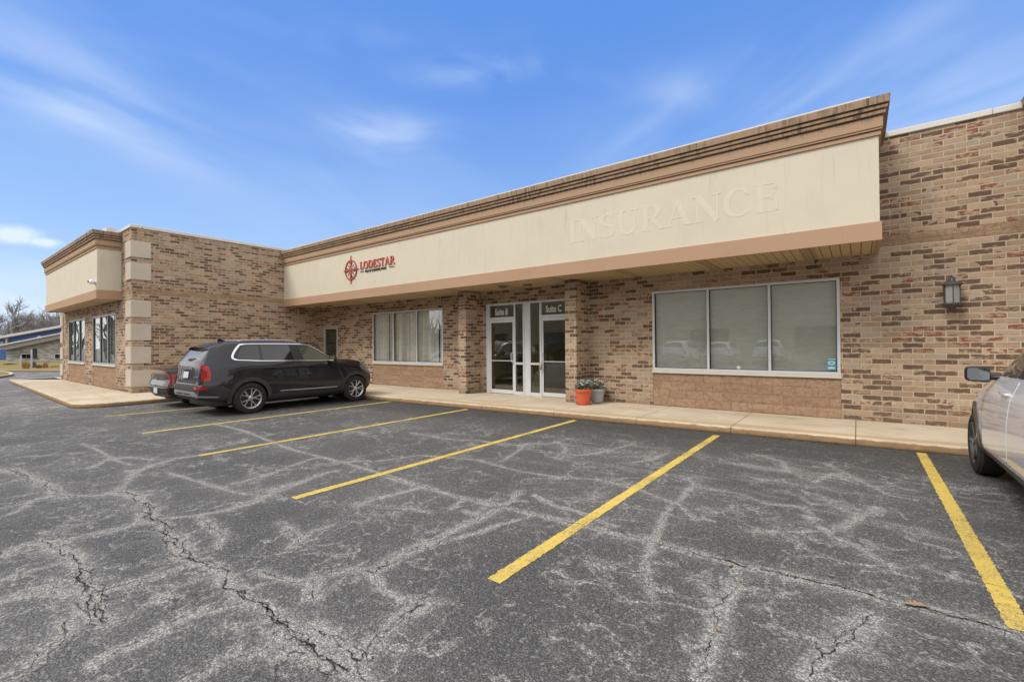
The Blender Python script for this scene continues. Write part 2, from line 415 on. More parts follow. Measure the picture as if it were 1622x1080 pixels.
def make_asphalt():
    m, t = newmat('asphalt'); p = t.wpos(); x, y, z = t.sep(p)
    wear = t.n('ShaderNodeAttribute', attribute_name='wear').outputs['Fac']
    v = t.n('ShaderNodeTexVoronoi', {'Vector': p, 'Scale': 125.}); cellr = t.sep(v.outputs['Color'])[0]
    v2 = t.n('ShaderNodeTexVoronoi', {'Vector': p, 'Scale': 60.}); cell2 = t.sep(v2.outputs['Color'])[1]
    n1 = t.noise(p, .55, 5, .6); n2 = t.noise(p, 11, 5, .75); nf = t.noise(p, 260, 2); nm = t.noise(p, 2.2, 4, .6)
    ns = t.noise(t.scale(p, .5, 3.5, 1), 1.3, 5, .6, .5)
    # net of worn, paler veins at two scales
    def veins(sc, warp, width, seed):
        q = t.vm('ADD', p, (seed, seed*2., 0.))
        d_ = t.vm('ADD', q, t.vm('MULTIPLY', t.n('ShaderNodeTexNoise', {'Vector': q, 'Scale': 1.1*sc+.8, 'Detail': 6., 'Roughness': .62}).outputs[1], (warp, warp, 0)))
        e_ = t.n('ShaderNodeTexVoronoi', {'Vector': d_, 'Scale': sc}, feature='DISTANCE_TO_EDGE').outputs[0]
        return t.sm(t.m('DIVIDE', e_, sc), width, .0)
    ve1 = t.m('MULTIPLY', veins(.62, 1.5, .034, 3.), t.sm(nm, .36, .58))
    ve2 = t.m('MULTIPLY', veins(1.5, .9, .025, 11.), t.sm(t.noise(p, .8, 3), .44, .60))
    ve3 = t.m('MULTIPLY', veins(2.6, .55, .020, 23.), t.sm(t.noise(p, 1.1, 3), .46, .60))
    vein = t.m('MAXIMUM', t.m('MAXIMUM', ve1, t.m('MULTIPLY', ve2, .8)), t.m('MULTIPLY', ve3, .7))
    hair = t.m('MULTIPLY', t.m('MAXIMUM', t.m('GREATER_THAN', ve2, .86), t.m('GREATER_THAN', ve1, .90)), t.sm(t.noise(p, 3.1, 3), .48, .60))
    wmix = t.m('MINIMUM', t.m('ADD', wear, t.m('MULTIPLY', vein, .7)), 1.2)
    wn = t.m('MULTIPLY', wmix, t.sm(t.m('ADD', n2, t.m('MULTIPLY', nf, .25)), .38, .78))
    streaks = t.m('MULTIPLY', t.sm(ns, .50, .70), t.m('MULTIPLY', t.sm(x, -6., -1.), t.sm(y, 4.2, 6.)))
    light = t.m('MINIMUM', t.m('ADD', t.m('MULTIPLY', wn, 1.9), t.m('ADD', t.m('MULTIPLY', t.sm(n1, .35, .8), .24), t.m('MULTIPLY', streaks, .55))), 1.)
    # the strip along the kerb keeps its fresher, darker seal coat
    kb = t.sm(t.m('ADD', t.m('SUBTRACT', y, t.m('MULTIPLY', x, .045)), t.m('MULTIPLY', t.m('SUBTRACT', n1, .5), 2.0)), 7.1, 8.6)
    kb = t.m('MULTIPLY', kb, t.sm(x, -17., -15.))
    light = t.m('MULTIPLY', light, t.m('SUBTRACT', 1., t.m('MULTIPLY', kb, .65)))
    # aggregate: stones pale where the binder has worn off, mostly dark elsewhere
    stone = t.m('POWER', cellr, 2.4)
    a = t.m('MULTIPLY_ADD', light, .100, .047)
    b = t.m('MULTIPLY', stone, t.m('MULTIPLY_ADD', light, .24, .11))
    g = t.m('ADD', a, b)
    g = t.m('MULTIPLY', g, t.m('MULTIPLY_ADD', nf, .7, .65))
    g = t.m('ADD', g, t.m('MULTIPLY', t.m('GREATER_THAN', cell2, .97), .10))
    g = t.m('MULTIPLY', g, t.m('SUBTRACT', 1., t.m('MULTIPLY', kb, .30)))
    g = t.m('MULTIPLY', g, t.m('SUBTRACT', 1., t.m('MULTIPLY', hair, .72)))
    # smoother, greyer lane far left
    lane = t.sm(t.m('ADD', x, t.m('MULTIPLY', n1, 3.)), -13.5, -17.5)
    g = t.m('MULTIPLY', g, t.m('ADD', 1., t.m('MULTIPLY', lane, .55)))
    c = t.mix(1., t.comb(g, g, g), t.mix(light, (1.02, 1.0, .975), (1.04, 1.0, .935)), 'MULTIPLY')
    h = t.m('ADD', t.m('MULTIPLY', v.outputs[0], -1.2), t.m('ADD', t.m('MULTIPLY', nf, .25), t.m('MULTIPLY', n2, .5)))
    finish(t, c, t.m('MULTIPLY_ADD', light, .15, .72), 0, t.bump(h, .75, .006), .35); return m
M_ASPH = make_asphalt()
def make_crack():
    m, t = newmat('crack'); p = t.wpos()
    n = t.noise(p, 70, 3)
    finish(t, t.mix(n, (.012, .012, .011), (.045, .042, .038)), .95, spec=.1); return m
M_CRACK = make_crack()
def make_yellow():
    m, t = newmat('line_paint'); p = t.wpos()
    n = t.noise(p, 130, 3, .7); n2 = t.noise(p, 2.2, 4); n3 = t.noise(p, 28, 4, .7)
    hole = t.sm(t.m('ADD', t.m('MULTIPLY', n, .8), t.m('ADD', t.m('MULTIPLY', n2, .40), t.m('MULTIPLY', n3, .35))), .77, .88)
    c = t.mix(n, (.53, .375, .062), (.71, .53, .14))
    c = t.mix(t.m('MULTIPLY', t.sm(n2, .45, .8), .35), c, (.60, .46, .20))
    c = t.mix(t.m('MULTIPLY', hole, .8), c, (.12, .10, .07))
    v = t.n('ShaderNodeTexVoronoi', {'Vector': p, 'Scale': 95.})
    finish(t, c, .75, 0, t.bump(t.m('MULTIPLY', v.outputs[0], -1.), .5, .004), .3); return m
M_YEL = make_yellow()
M_GRASS = None
def make_grass():
    m, t = newmat('lawn'); p = t.wpos(); n = t.noise(p, 3, 5, .7); n2 = t.noise(p, .35, 4)
    c = t.mix(n, (.16, .12, .045), (.34, .26, .11)); c = t.mix(t.m('MULTIPLY', t.sm(n2, .45, .7), .6), c, (.15, .15, .05))
    finish(t, c, .95, 0, t.bump(n, .6, .05), .1); return m
M_GRASS = make_grass()

# ------------------------------------------------------------------ ground
def axis(lo, a, b, hi, step, gr=1.6):
    mid = list(np.arange(a, b+1e-6, step)); L = []; d = step
    x = a
    while x > lo: d *= gr; x -= d; L.append(max(x, lo))
    Rr = []; d = step; x = b
    while x < hi: d *= gr; x += d; Rr.append(min(x, hi))
    return np.array(L[::-1]+mid+Rr)
gx = axis(-900, -20, 3.2, 900, .036); gy = axis(-900, -.2, 9.3, 900, .036)
Zr = [
 # (zoom polyline, origin, scale, crack half width (m), halo strength)
]
def zp(pts, ox, oy, sc): return [onz(ox+a/sc, oy+b/sc) for a, b in pts]
R1 = (0, 620, 2.317); R2 = (600, 620, 3.176); R3 = (1100, 700, 2.843)
CR = []   # (points, width, halo)
def cr(pts, reg, wd=.010, halo=1.): CR.append((zp(pts, *reg), wd, halo))
cr([(0,285),(40,290),(80,300),(110,315),(170,340),(200,378),(250,385),(340,380),(430,370)], R1, .010)
cr([(430,370),(500,380),(540,410),(550,430),(530,465),(590,475),(600,510),(650,545),(670,590),(720,625),(790,650),(830,690),(870,730),(890,760),(970,780),(990,800),(1030,850),(1060,890),(1120,920),(1160,960),(1230,1000),(1300,1040)], R1, .014)
cr([(545,405),(555,445),(580,480),(615,520),(640,560),(655,600),(700,622)], R1, .009, .6)
cr([(870,735),(920,745),(965,790),(1015,840),(1050,880),(1085,905),(1140,930),(1180,985),(1240,1030)], R1, .009, .6)
cr([(430,370),(500,295),(560,270),(650,245),(730,235)], R1, .005, .9)
cr([(0,600),(80,565),(150,548),(250,545),(350,520),(450,500),(540,470),(600,468),(720,455),(850,430),(930,405),(1000,370),(1100,335),(1180,300),(1240,290)], R1, .008)
cr([(150,548),(220,580),(270,600),(300,650),(300,700),(330,745),(320,790),(350,825),(400,850)], R1, .013)
cr([(260,590),(290,630),(320,690),(310,730),(285,790)], R1, .007, .6)
cr([(330,745),(400,725),(470,705),(560,680),(640,655),(720,630)], R1, .008)
cr([(0,765),(100,745),(200,740),(260,740),(330,745)], R1, .006)
cr([(200,740),(210,700),(200,680)], R1, .007, .5)
cr([(0,1060),(60,1040),(120,1000),(180,940),(240,900),(245,840)], R1, .009)
cr([(0,690),(90,665),(180,640),(250,610)], R1, .003, .8)
cr([(350,1000),(450,940),(550,900),(620,850),(700,815),(780,800),(850,785),(890,775)], R1, .008)
cr([(400,850),(480,820),(560,770),(640,720),(760,680)], R1, .002, .7)
cr([(960,660),(1040,690),(1100,700),(1145,700),(1150,760)], R1, .008, .9)
cr([(1145,700),(1180,680),(1240,660),(1300,655),(1370,665),(1420,640),(1480,605),(1560,570),(1622,550)], R1, .008)
cr([(1370,665),(1400,720),(1460,750),(1520,765)], R1, .005)
cr([(1150,870),(1220,900),(1260,940),(1320,990),(1380,900),(1420,870),(1480,820),(1560,780)], R1, .010)
cr([(1320,990),(1310,1030),(1340,1066)], R1, .008)
cr([(720,455),(760,485),(820,530),(800,570)], R1, .007, .8)
cr([(1030,480),(1080,520),(1095,550),(1070,570)], R1, .006, .7)
cr([(1095,550),(1150,510),(1220,490)], R1, .004, .9)
cr([(700,1060),(820,990),(900,970),(980,940),(1050,955),(1120,960)], R1, .006, .8)
cr([(0,340),(60,325),(90,305)], R1, .009, .6); cr([(20,290),(60,300),(110,325),(140,345),(185,348)], R1, .008, .6); cr([(60,280),(90,300),(130,295),(150,330)], R1, .006, .5)
cr([(0,460),(60,440),(120,400),(200,378)], R1, .002, .8)
cr([(300,190),(360,215),(420,250),(480,270)], R1, .0, .8); cr([(330,280),(400,250),(470,240),(560,250)], R1, .0, .8)
cr([(20,420),(100,450),(180,465),(300,500),(400,530),(500,550),(560,560),(640,580),(700,600),(800,620),(900,645),(1000,665),(1100,690),(1250,730),(1350,750),(1500,790),(1588,815)], R2, .008)
cr([(0,500),(100,525),(200,555),(300,575),(400,600),(500,620),(600,640),(700,665),(800,690),(900,720),(1030,745),(1130,775),(1250,800),(1400,850),(1484,880)], R3, .015)
cr([(200,540),(320,575),(450,612),(560,640),(680,650),(820,700)], R3, .008, .5)
cr([(0,890),(60,840),(130,800),(200,770),(300,740),(400,680),(450,660),(540,625),(600,590),(680,540),(700,500)], R2, .007)
cr([(370,740),(500,710),(600,670),(720,640),(780,620)], R2, .002, 1.)
cr([(0,540),(100,510),(200,485)], R2, 0., 1.); cr([(180,210),(350,240),(500,245),(620,265),(700,270),(780,265),(870,260),(960,235)], R2, 0., .9)
cr([(930,310),(940,285),(900,255)], R2, 0., 1.); cr([(620,350),(700,300),(740,260)], R2, 0., 1.)
cr([(360,590),(400,560),(430,540)], R2, 0., 1.); cr([(430,600),(480,620),(560,560)], R2, 0., 1.)
cr([(780,520),(820,540),(900,580),(1000,600),(1080,640),(1200,680)], R2, 0., 1.)
cr([(1200,240),(1290,260),(1180,290),(1100,310),(1000,320),(930,310)], R2, 0., .9); cr([(1260,360),(1380,340),(1450,310)], R2, 0., .9)
cr([(0,350),(200,320),(340,330),(500,345),(700,400),(900,430),(1100,440),(1300,490),(1480,560)], R2, 0., .8)
cr([(1480,560),(1440,620),(1400,700),(1340,860),(1360,960),(1380,1060)], R2, .003, 1.); cr([(1588,640),(1500,560),(1588,460)], R2, 0., .9)
cr([(800,120),(900,145),(1000,185),(1080,215),(1180,240),(1260,260),(1400,300),(1540,345)], R1, .003, 1.)
cr([(1320,420),(1380,390),(1500,365)], R1, 0., 1.); cr([(860,340),(960,310),(1050,280),(1130,250),(1180,240)], R1, .003, 1.)
cr([(1000,360),(1100,330),(1200,300)], R1, 0., .9); cr([(620,300),(700,320),(780,345),(860,370),(940,380)], R1, .002, .8)
cr([(175,560),(180,620),(190,640),(150,690),(115,730),(110,800),(90,860),(70,920),(40,1000),(30,1060)], R3, .008)
cr([(180,625),(240,615)], R3, .006, .4)
cr([(520,1060),(530,1030),(570,950),(640,910),(720,855),(780,800),(800,780)], R3, .010)
cr([(640,390),(700,370),(760,320),(830,300)], R3, .005); cr([(500,330),(560,380),(640,430),(760,480),(800,520),(900,560)], R3, 0., 1.)
cr([(300,60),(400,90),(420,130)], R3, 0., .9); cr([(540,180),(620,140),(680,170)], R3, .0, .9); cr([(600,100),(660,130),(760,180),(880,240),(1000,260)], R3, 0., .8)
cr([(250,400),(400,405),(540,400)], R3, 0., .8); cr([(0,200),(200,230),(330,280),(480,290),(560,350)], R3, 0., .7)
cr([(0,620),(80,680),(150,690)], R3, .003, .8); cr([(1040,560),(1200,620),(1330,640),(1484,700)], R3, .004, .8)
# wear field: closeness to the cracks, sampled on the ground grid
XX, YY = np.meshgrid(gx, gy, indexing='ij')
pts = np.stack([XX.ravel(), YY.ravel()], 1)
wear = np.zeros(len(pts))
near = (pts[:, 0] > -22) & (pts[:, 0] < 4) & (pts[:, 1] > -1) & (pts[:, 1] < 10)
ip = np.where(near)[0]; Pn = pts[ip]; acc = np.zeros(len(ip))
for poly, wd, halo in CR:
    best = np.full(len(ip), 9.)
    for a, b in zip(poly[:-1], poly[1:]):
        a2 = np.array(a[:2]); d = np.array(b[:2])-a2; L2 = d@d+1e-9
        tt = np.clip(((Pn-a2)@d)/L2, 0, 1); q = a2+tt[:, None]*d
        best = np.minimum(best, np.hypot(*(Pn-q).T))
    s1 = (.028+.018*(wd > .004)+.008*(wd > .0095))*(.75+.5*np.sin(Pn[:, 0]*3.1+Pn[:, 1]*2.3)**2)
    acc = np.maximum(acc, halo*(.84*np.exp(-(best/s1)**2)+(.10+.10*(wd > .0095))*np.exp(-(best/.16)**2)))
wear[ip] = np.clip(acc, 0, 1)
nx_, ny_ = len(gx), len(gy)
idx = np.arange(nx_*ny_).reshape(nx_, ny_)
faces = np.stack([idx[:-1, :-1], idx[1:, :-1], idx[1:, 1:], idx[:-1, 1:]], -1).reshape(-1, 4)
def hfun(x, y): return .006*np.sin(x*1.3+.4*y)*np.cos(y*1.1) * (np.abs(x) < 40)
me = bpy.data.meshes.new('parking_lot')
vz = np.zeros(len(pts)); V = np.column_stack([pts, vz]).astype(np.float32)
me.vertices.add(len(V)); me.vertices.foreach_set('co', V.ravel())
me.loops.add(faces.size); me.loops.foreach_set('vertex_index', faces.ravel().astype(np.int32))
me.polygons.add(len(faces)); me.polygons.foreach_set('loop_start', np.arange(0, faces.size, 4, dtype=np.int32))
me.update(calc_edges=True); me.validate()
at = me.attributes.new('wear', 'FLOAT', 'POINT'); at.data.foreach_set('value', wear.astype(np.float32))
me.materials.append(M_ASPH)
gobj = bpy.data.objects.new('parking_lot', me); COL.objects.link(gobj); tag(gobj, kind='structure')

# crack ribbons (ragged, a few mm wide, open in places)
def crack_mesh():
    mb = MB(); rr = random.Random(3)
    work = []
    for poly, wd, halo in CR:
        if wd <= 0: continue
        work.append((poly, wd))
        if wd >= .009:      # loosened band: extra strands weaving beside the main crack
            for q in range(2 if wd < .012 else 4):
                n_ = len(poly); a_ = rr.randint(0, max(0, n_-4)); b_ = min(n_, a_+rr.randint(3, 8)); off = rr.choice((-1, 1))*rr.uniform(.02, .07); sub = poly[a_:b_]
                if len(sub) < 2: continue
                work.append(([p+Vector((off*math.sin(math.pi*i/(len(sub)-1)+.3), off*.8*math.sin(math.pi*i/(len(sub)-1)), 0)) for i, p in enumerate(sub)], wd*.6))
        for q in range(max(1, len(poly)//3)):     # side branches
            p = rr.choice(poly); a = rr.uniform(0, 6.28); L_ = rr.uniform(.12, .45)
            work.append(([p, p+Vector((math.cos(a), math.sin(a), 0))*L_*.5, p+Vector((math.cos(a+.4), math.sin(a+.4), 0))*L_], min(wd*.45, .005)))
    for poly, wd in work:
        # resample with fractal jitter
        P = [q.copy() for q in poly]
        for it in range(7):
            Q = []
            for a, b in zip(P[:-1], P[1:]):
                Q.append(a); L_ = (b-a).length
                if L_ > .022:
                    nrm = Vector((-(b-a).y, (b-a).x, 0)).normalized(); Q.append(a.lerp(b, rr.uniform(.35, .65))+nrm*rr.gauss(0, .11)*L_)
            Q.append(P[-1]); P = Q
        ws = []; k = rr.random()*9; gap = 0
        for i in range(len(P)):
            k += .22
            base = .5+.5*math.sin(k)*math.sin(k*.37+1)
            ws.append(wd*(.13+.80*max(0, base)*rr.uniform(.3, 1.3)))
        for i in range(len(P)-1):
            if rr.random() < .10: continue
            d = (P[i+1]-P[i]);
            if d.length < 1e-4: continue
            n = Vector((-d.y, d.x, 0)).normalized(); z = Vector((0, 0, .006))
            wa, wb = ws[i]*.5, ws[i+1]*.5
            mb.add([P[i]-n*wa+z, P[i+1]-n*wb+z, P[i+1]+n*wb+z, P[i]+n*wa+z], [(0, 1, 2, 3)])
            if wd > .007 and rr.random() < .10:   # short side spurs
                q = P[i]; L_ = rr.uniform(.02, .09); dd = (n*rr.choice((-1, 1))+d.normalized()*rr.uniform(-.7, .7)).normalized()
                s_ = Vector((-dd.y, dd.x, 0))*wd*.22
                mb.add([q-s_+z, q+dd*L_+z, q+s_+z], [(0, 1, 2)])
    return mb
tag(crack_mesh().build('asphalt_cracks', M_CRACK), kind='structure')

# parking lines
LINES = [((.739, 3.88), (.745, 9.17)), ((-2.08, 2.51), (-2.055, 8.86)), ((-4.985, 2.57), (-4.97, 8.85)), ((-8.13, 2.72), (-8.12, 8.80)),
         ((-11.17, 2.77), (-11.15, 8.72)), ((-14.62, 2.89), (-14.3, 8.6)), ((3.9, 3.9), (3.9, 9.2))]
for (a, b) in LINES:
    mb = MB(); n = 240; rows = []
    rr = random.Random(a[0])
    for i in range(n+1):
        f = i/n; x = a[0]+(b[0]-a[0])*f; y = a[1]+(b[1]-a[1])*f
        e0, e1 = rr.gauss(0, .0035), rr.gauss(0, .0035)
        rows.append([(x-.058+e0, y, .004), (x+.058+e1, y, .004)])
    mb.grid(rows, smooth=False)
    tag(mb.build('parking_line', M_YEL), kind='structure')

# sidewalk: kerb nose swept along the kerb path, slab ruled back to the wall
YW, YF, XL, YL, SZ = 11.298, 9.742, -19.6, 4.58, .13
path = []   # (outer point at kerb base, inner point at wall)
def kerb_y(x): return 9.22+.045*x
x = 14.
while x > -16.5:
    path.append(((x, kerb_y(x)), (x, YW+.05))); x -= .09
cyy = kerb_y(-16.9)
n = 10
for i in range(n+1):   # inner fillet
    a = math.pi/2*i/n; path.append(((-16.55-.35*math.sin(a), cyy-.35+.35*math.cos(a)), (XL-.05, YW+.05)))
y = cyy-.4
while y > 3.55:
    path.append(((-16.88, y), (XL-.05, max(y, YL+.3)))); y -= .09
for i in range(n+1):
    a = math.pi/2*i/n; path.append(((-17.68+.8*math.cos(a), 3.55-.8*math.sin(a)), (XL-.05, YL+.05)))
x = -17.8
while x > -33.6:
    path.append(((x, 2.75-(x+17.8)*.018), (min(x, XL-.05), YL+.05))); x -= .09
for i in range(n+1):
    a = math.pi/2*i/n; path.append(((-33.6-.5*math.sin(a), 3.03+.5-.5*math.cos(a)), (-31.4, YL+.05)))
y = 3.6
while y < 16: path.append(((-34.1, y), (-31.4, max(y, YL+.06)))); y += .3
prof = [(0, -.02), (.0, .045), (.006, .088), (.018, .112), (.045, .126), (.10, .130)]
rows = []; rr = random.Random(11)
for i, (o_, q_) in enumerate(path):
    a = Vector(path[max(i-1, 0)][0]+(0,)); b = Vector(path[min(i+1, len(path)-1)][0]+(0,))
    d = (b-a).normalized(); nrm = Vector((d.y, -d.x, 0))       # candidates; choose towards inner
    inn = Vector(q_+(0,))-Vector(o_+(0,))
    if nrm.dot(inn) < 0: nrm = -nrm
    row = []
    chip = max(0, rr.gauss(0, .006)); 
    for (p_, z_) in prof:
        c_ = chip*(1 if .08 < z_ < .128 else .25)
        row.append(Vector((o_[0], o_[1], z_))+nrm*(p_+c_+rr.gauss(0, .0015)))
    row.append(Vector((q_[0], q_[1], SZ))); rows.append(row)
mb = MB(); mb.grid(rows, flip=True)
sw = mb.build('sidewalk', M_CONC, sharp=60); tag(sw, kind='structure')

# far side: street beyond the driveway, lawn with kerb
mb = MB()
lawn = [(-39.2, 2.4), (-38.6, 3.0), (-39.3, 3.7), (-60, 4.2), (-120, 5.0), (-120, -40), (-60, -40), (-44, -10)]
c0 = onz(0, 600); 
def curb_patch(name, poly, mat, h=.13, inset=.18):
    mb = MB(); mb.prism(poly, 'z', -.05, h); o = mb.build(name+'_kerb', M_CONC); tag(o, kind='structure')
    c = Vector((sum(p[0] for p in poly)/len(poly), sum(p[1] for p in poly)/len(poly)))
    inner = []
    N = len(poly)
    for i in range(N):
        p = Vector(poly[i]); d1 = (p-Vector(poly[i-1])).normalized(); d2 = (Vector(poly[(i+1) % N])-p).normalized()
        nn = (Vector((-d1.y, d1.x))+Vector((-d2.y, d2.x))).normalized()
        if nn.dot(c-p) < 0: nn = -nn
        inner.append(tuple(p+nn*inset))
    mb = MB(); mb.prism(inner, 'z', 0, h+.02); o = mb.build(name, mat); tag(o, kind='structure')
isl = [tuple(onz(u, v)[:2]) for u, v in [(19, 596), (21, 594), (16, 592), (0, 589.5), (-160, 580), (-400, 600), (-160, 615), (0, 599)]]
curb_patch('grass_island', isl, M_GRASS)
far = [tuple(onz(u, v)[:2]) for u, v in [(-200, 585.5), (0, 588.3), (40, 588.8), (100, 589), (160, 588)]]
back = [tuple((Vector(p)*1.9)) for p in far[::-1]]
curb_patch('lawn', far+back, M_GRASS, inset=.2)

# ------------------------------------------------------------------ the office building
BO = (-10., YW, SZ)
bld = empty('office_building', BO, 'long single storey brick office building with cream stucco fascias and flat roof', 'building')
def wall(mb, x0, x1, z0, z1, y, holes, depth=.14, axis_='x', mi=0, flip=False):
    """wall sheet in plane y (or x) with rectangular holes and reveals going inwards (+y)"""
    xs = sorted({x0, x1, *[h[0] for h in holes], *[h[1] for h in holes]}); zs = sorted({z0, z1, *[h[2] for h in holes], *[h[3] for h in holes]})
    for a, b in zip(xs[:-1], xs[1:]):
        for c, d in zip(zs[:-1], zs[1:]):
            mx, mz = (a+b)/2, (c+d)/2
            if any(h[0] < mx < h[1] and h[2] < mz < h[3] for h in holes): continue
            mb.quad((a, y, c), (b, y, c), (b, y, d), (a, y, d), mi)
    for h in holes:
        a, b, c, d = h; Y2 = y+depth
        mb.quad((a, y, c), (a, y, d), (a, Y2, d), (a, Y2, c), mi); mb.quad((b, y, c), (b, Y2, c), (b, Y2, d), (b, y, d), mi)
        mb.quad((a, y, d), (b, y, d), (b, Y2, d), (a, Y2, d), mi); mb.quad((a, y, c), (a, Y2, c), (b, Y2, c), (b, y, c), mi)
DX0, DX1, DZ1 = -9.57, -6.49, 2.975
W_R = (-4.11, -.27, .94, 2.974); W_L = (-15.572, -11.559, .94, 2.974); W_S = (-19.17, -18.02, .13, 2.52)
P_R = (-4.11, -.27, .13, .94); P_L = (-15.572, -11.559, .13, .94)
bandz = (3.495, 3.70)
XR = 13.; HTW = 5.57
mb = MB()
doorh = (DX0, DX1, SZ, DZ1)
wall(mb, XL, XR, SZ, HTW, YW, [W_R, W_L, W_S, P_R, P_L, doorh, (XL, XR, *bandz)], .12)
# brick jambs stop: pillars
for (a, b) in ((-6.234, -5.896), (-10.162, -9.83)):
    mb.box(a, b, 10.607, YW+.01, SZ, 3.36)
# end wall on the right, parapet tops, wing walls
mb.quad((XR, YW, SZ), (XR, 26, SZ), (XR, 26, HTW), (XR, YW, HTW))
mb.quad((XL, YW+.001, HTW), (XR, YW+.001, HTW), (XR, YW+.3, HTW), (XL, YW+.3, HTW))
LT = 5.755
W1 = (-29.601, -26.311, .97, 2.936); W2 = (-24.964, -21.525, .97, 2.936)
P1 = (-29.601, -26.311, .13, .97); P2 = (-24.964, -21.525, .13, .97)
mw = MB()
wall(mw, -31.38, XL, SZ, LT, YL, [W1, W2, P1, P2, (-31.38, XL, *bandz)], .12)
# side wall of the wing (faces +X), with the rough band
for (c, d) in ((SZ, bandz[0]), (bandz[1], LT)):
    mw.quad((XL, YL, c), (XL, 14, c), (XL, 14, d), (XL, YL, d))
mw.quad((-31.38, YL, SZ), (-31.38, YL, LT), (-31.38, 24, LT), (-31.38, 24, SZ))
B(mb, 'brick_wall', M_BRICK, bld); B(mw, 'brick_wall', M_BRICK, bld)
# split-face block bands and panels, 2 mm proud of nothing: they fill the openings left in the brick; real rough relief
def rough_sheet(a, b, c, d, y=None, x=None, amp=.016, step=.03, seed=1):
    """relief sheet spanning a..b along the wall and c..d in height"""
    from mathutils import noise as mn
    nu = max(2, int((b-a)/step)); nv = max(2, int((d-c)/step)); G = []
    for i in range(nu+1):
        s_ = a+(b-a)*i/nu; row = []
        for j in range(nv+1):
            z = c+(d-c)*j/nv
            e = min(i, nu-i, j, nv-j)
            kz = ((z-SZ) % .2032)/.2032; kx = ((s_+.2032*(int((z-SZ)/.2032) % 2)) % .4064)/.4064
            je = min(kz, 1-kz, kx*2, 2-2*kx)
            dpt = amp*(.35+mn.noise(Vector((s_*5, z*7, seed)))+.6*mn.noise(Vector((s_*14, z*19, seed)))) * min(1, je*7+.1)
            if e == 0: dpt = 0
            row.append((s_, y-dpt, z) if y is not None else (x+dpt, s_, z))
        G.append(row)
    return G
for a, b, c, d, y in ((*P_R, YW), (*P_L, YW), (*P1, YL), (*P2, YL)):
    o = B(MB().grid(rough_sheet(a, b, c, d, y=y+.012), flip=False), 'block_panel', M_SPLIT, bld, sharp=180)
M_BAND = make_split('split_face_band', ca=(.32, .218, .142), cb=(.40, .285, .19)); 
mb = MB()
mb.grid(rough_sheet(.3, XR, *bandz, y=YW+.004, step=.035)); mb.quad((XL, YW, bandz[0]), (.3, YW, bandz[0]), (.3, YW, bandz[1]), (XL, YW, bandz[1]))
mb.grid(rough_sheet(-31.38, XL, *bandz, y=YL+.004, step=.04)); mb.grid(rough_sheet(YL, 14, *bandz, x=XL-.004, step=.04))
B(mb, 'block_band', M_BAND, bld, sharp=180)
# roof and coping
mb = MB(); mb.box(XL+.1, XR-.1, YW+.3, 26, 4.9, 5.2); mb.box(-31.2, XL-.3, YL+.3, 24, 4.9, 5.2)
B(mb, 'roof', M_ROOF, bld)
mb = MB()
def coping(x0, x1, y0, y1, z): mb.rbox(x0, x1, y0, y1, z-.005, z+.10, .008, 1, smooth=False)
coping(.30, 1.9, YW-.04, YW+.34, HTW+.004); coping(1.905, XR+.04, YW-.04, YW+.34, HTW+.004)
coping(XL-.34, XL+.04, YL+.30, YW-.1, LT+.004); coping(-31.42, XL+.04, YL-.04, YL+.28, LT+.005)
# raised white parapet cap behind the main fascia
mb.box(XL+.02, .22, 10.0, 10.25, 5.70, 5.905)
mb.box(-30.2, -20.95, 4.2, 4.45, 5.72, 5.90)
B(mb, 'coping', M_COPING, bld)
# cast stone quoins
QZ = [(.34, .91), (1.13, 1.70), (1.92, 2.48), (2.71, 3.27), (3.99, 4.57), (4.75, 5.31)]
for (c, d) in QZ:
    mb = MB().rbox(-20.2, XL+.035, YL-.035, 5.11, c, d, .008, 2, smooth=False); B(mb, 'quoin', M_STONE, bld)
    mb = MB().rbox(-31.415, -30.8, YL-.035, 5.11, c, d, .008, 2, smooth=False); B(mb, 'quoin', M_STONE, bld)
# fascias
def sweep(mb, path, prof, mi=0):
    """path: outward-facing plan polyline (2D), prof: (projection, z); mitred"""
    P = [Vector(p) for p in path]; nrm = []
    for i in range(len(P)-1):
        d = (P[i+1]-P[i]).normalized(); nrm.append(Vector((d.y, -d.x)))
    rows = []
    for i, p in enumerate(P):
        if i == 0: m_ = nrm[0]
        elif i == len(P)-1: m_ = nrm[-1]
        else:
            m_ = (nrm[i-1]+nrm[i]); m_ = m_/(m_.dot(nrm[i]))
        rows.append([(p.x+m_.x*q, p.y+m_.y*q, z) for q, z in prof])
    for i in range(len(rows)-1):
        for j in range(len(prof)-1):
            mb.quad(rows[i][j], rows[i+1][j], rows[i+1][j+1], rows[i][j+1], mi)
CPROF = [(.0, 5.105), (.022, 5.115), (.022, 5.175), (.034, 5.18), (.042, 5.205), (.036, 5.215), (.052, 5.225), (.052, 5.405), (.068, 5.41), (.085, 5.43), (.088, 5.485),
         (.096, 5.488), (.100, 5.508), (.106, 5.555), (.114, 5.558), (.118, 5.58), (.128, 5.70), (.02, 5.72), (-.45, 5.725)]
def cornice_shadow_profile():
    # grooves cut back between the mouldings read as dark lines
    p = [(.0, 5.10), (.030, 5.108), (.030, 5.165), (.004, 5.167), (.004, 5.192), (.050, 5.194), (.050, 5.212), (.028, 5.214), (.058, 5.232), (.058, 5.400),
         (.026, 5.402), (.026, 5.430), (.092, 5.434), (.098, 5.480), (.060, 5.482), (.060, 5.508), (.118, 5.511), (.122, 5.552), (.084, 5.554), (.084, 5.580), (.146, 5.584), (.155, 5.705), (.02, 5.72), (-.4, 5.725)]
    return p
CP = cornice_shadow_profile()
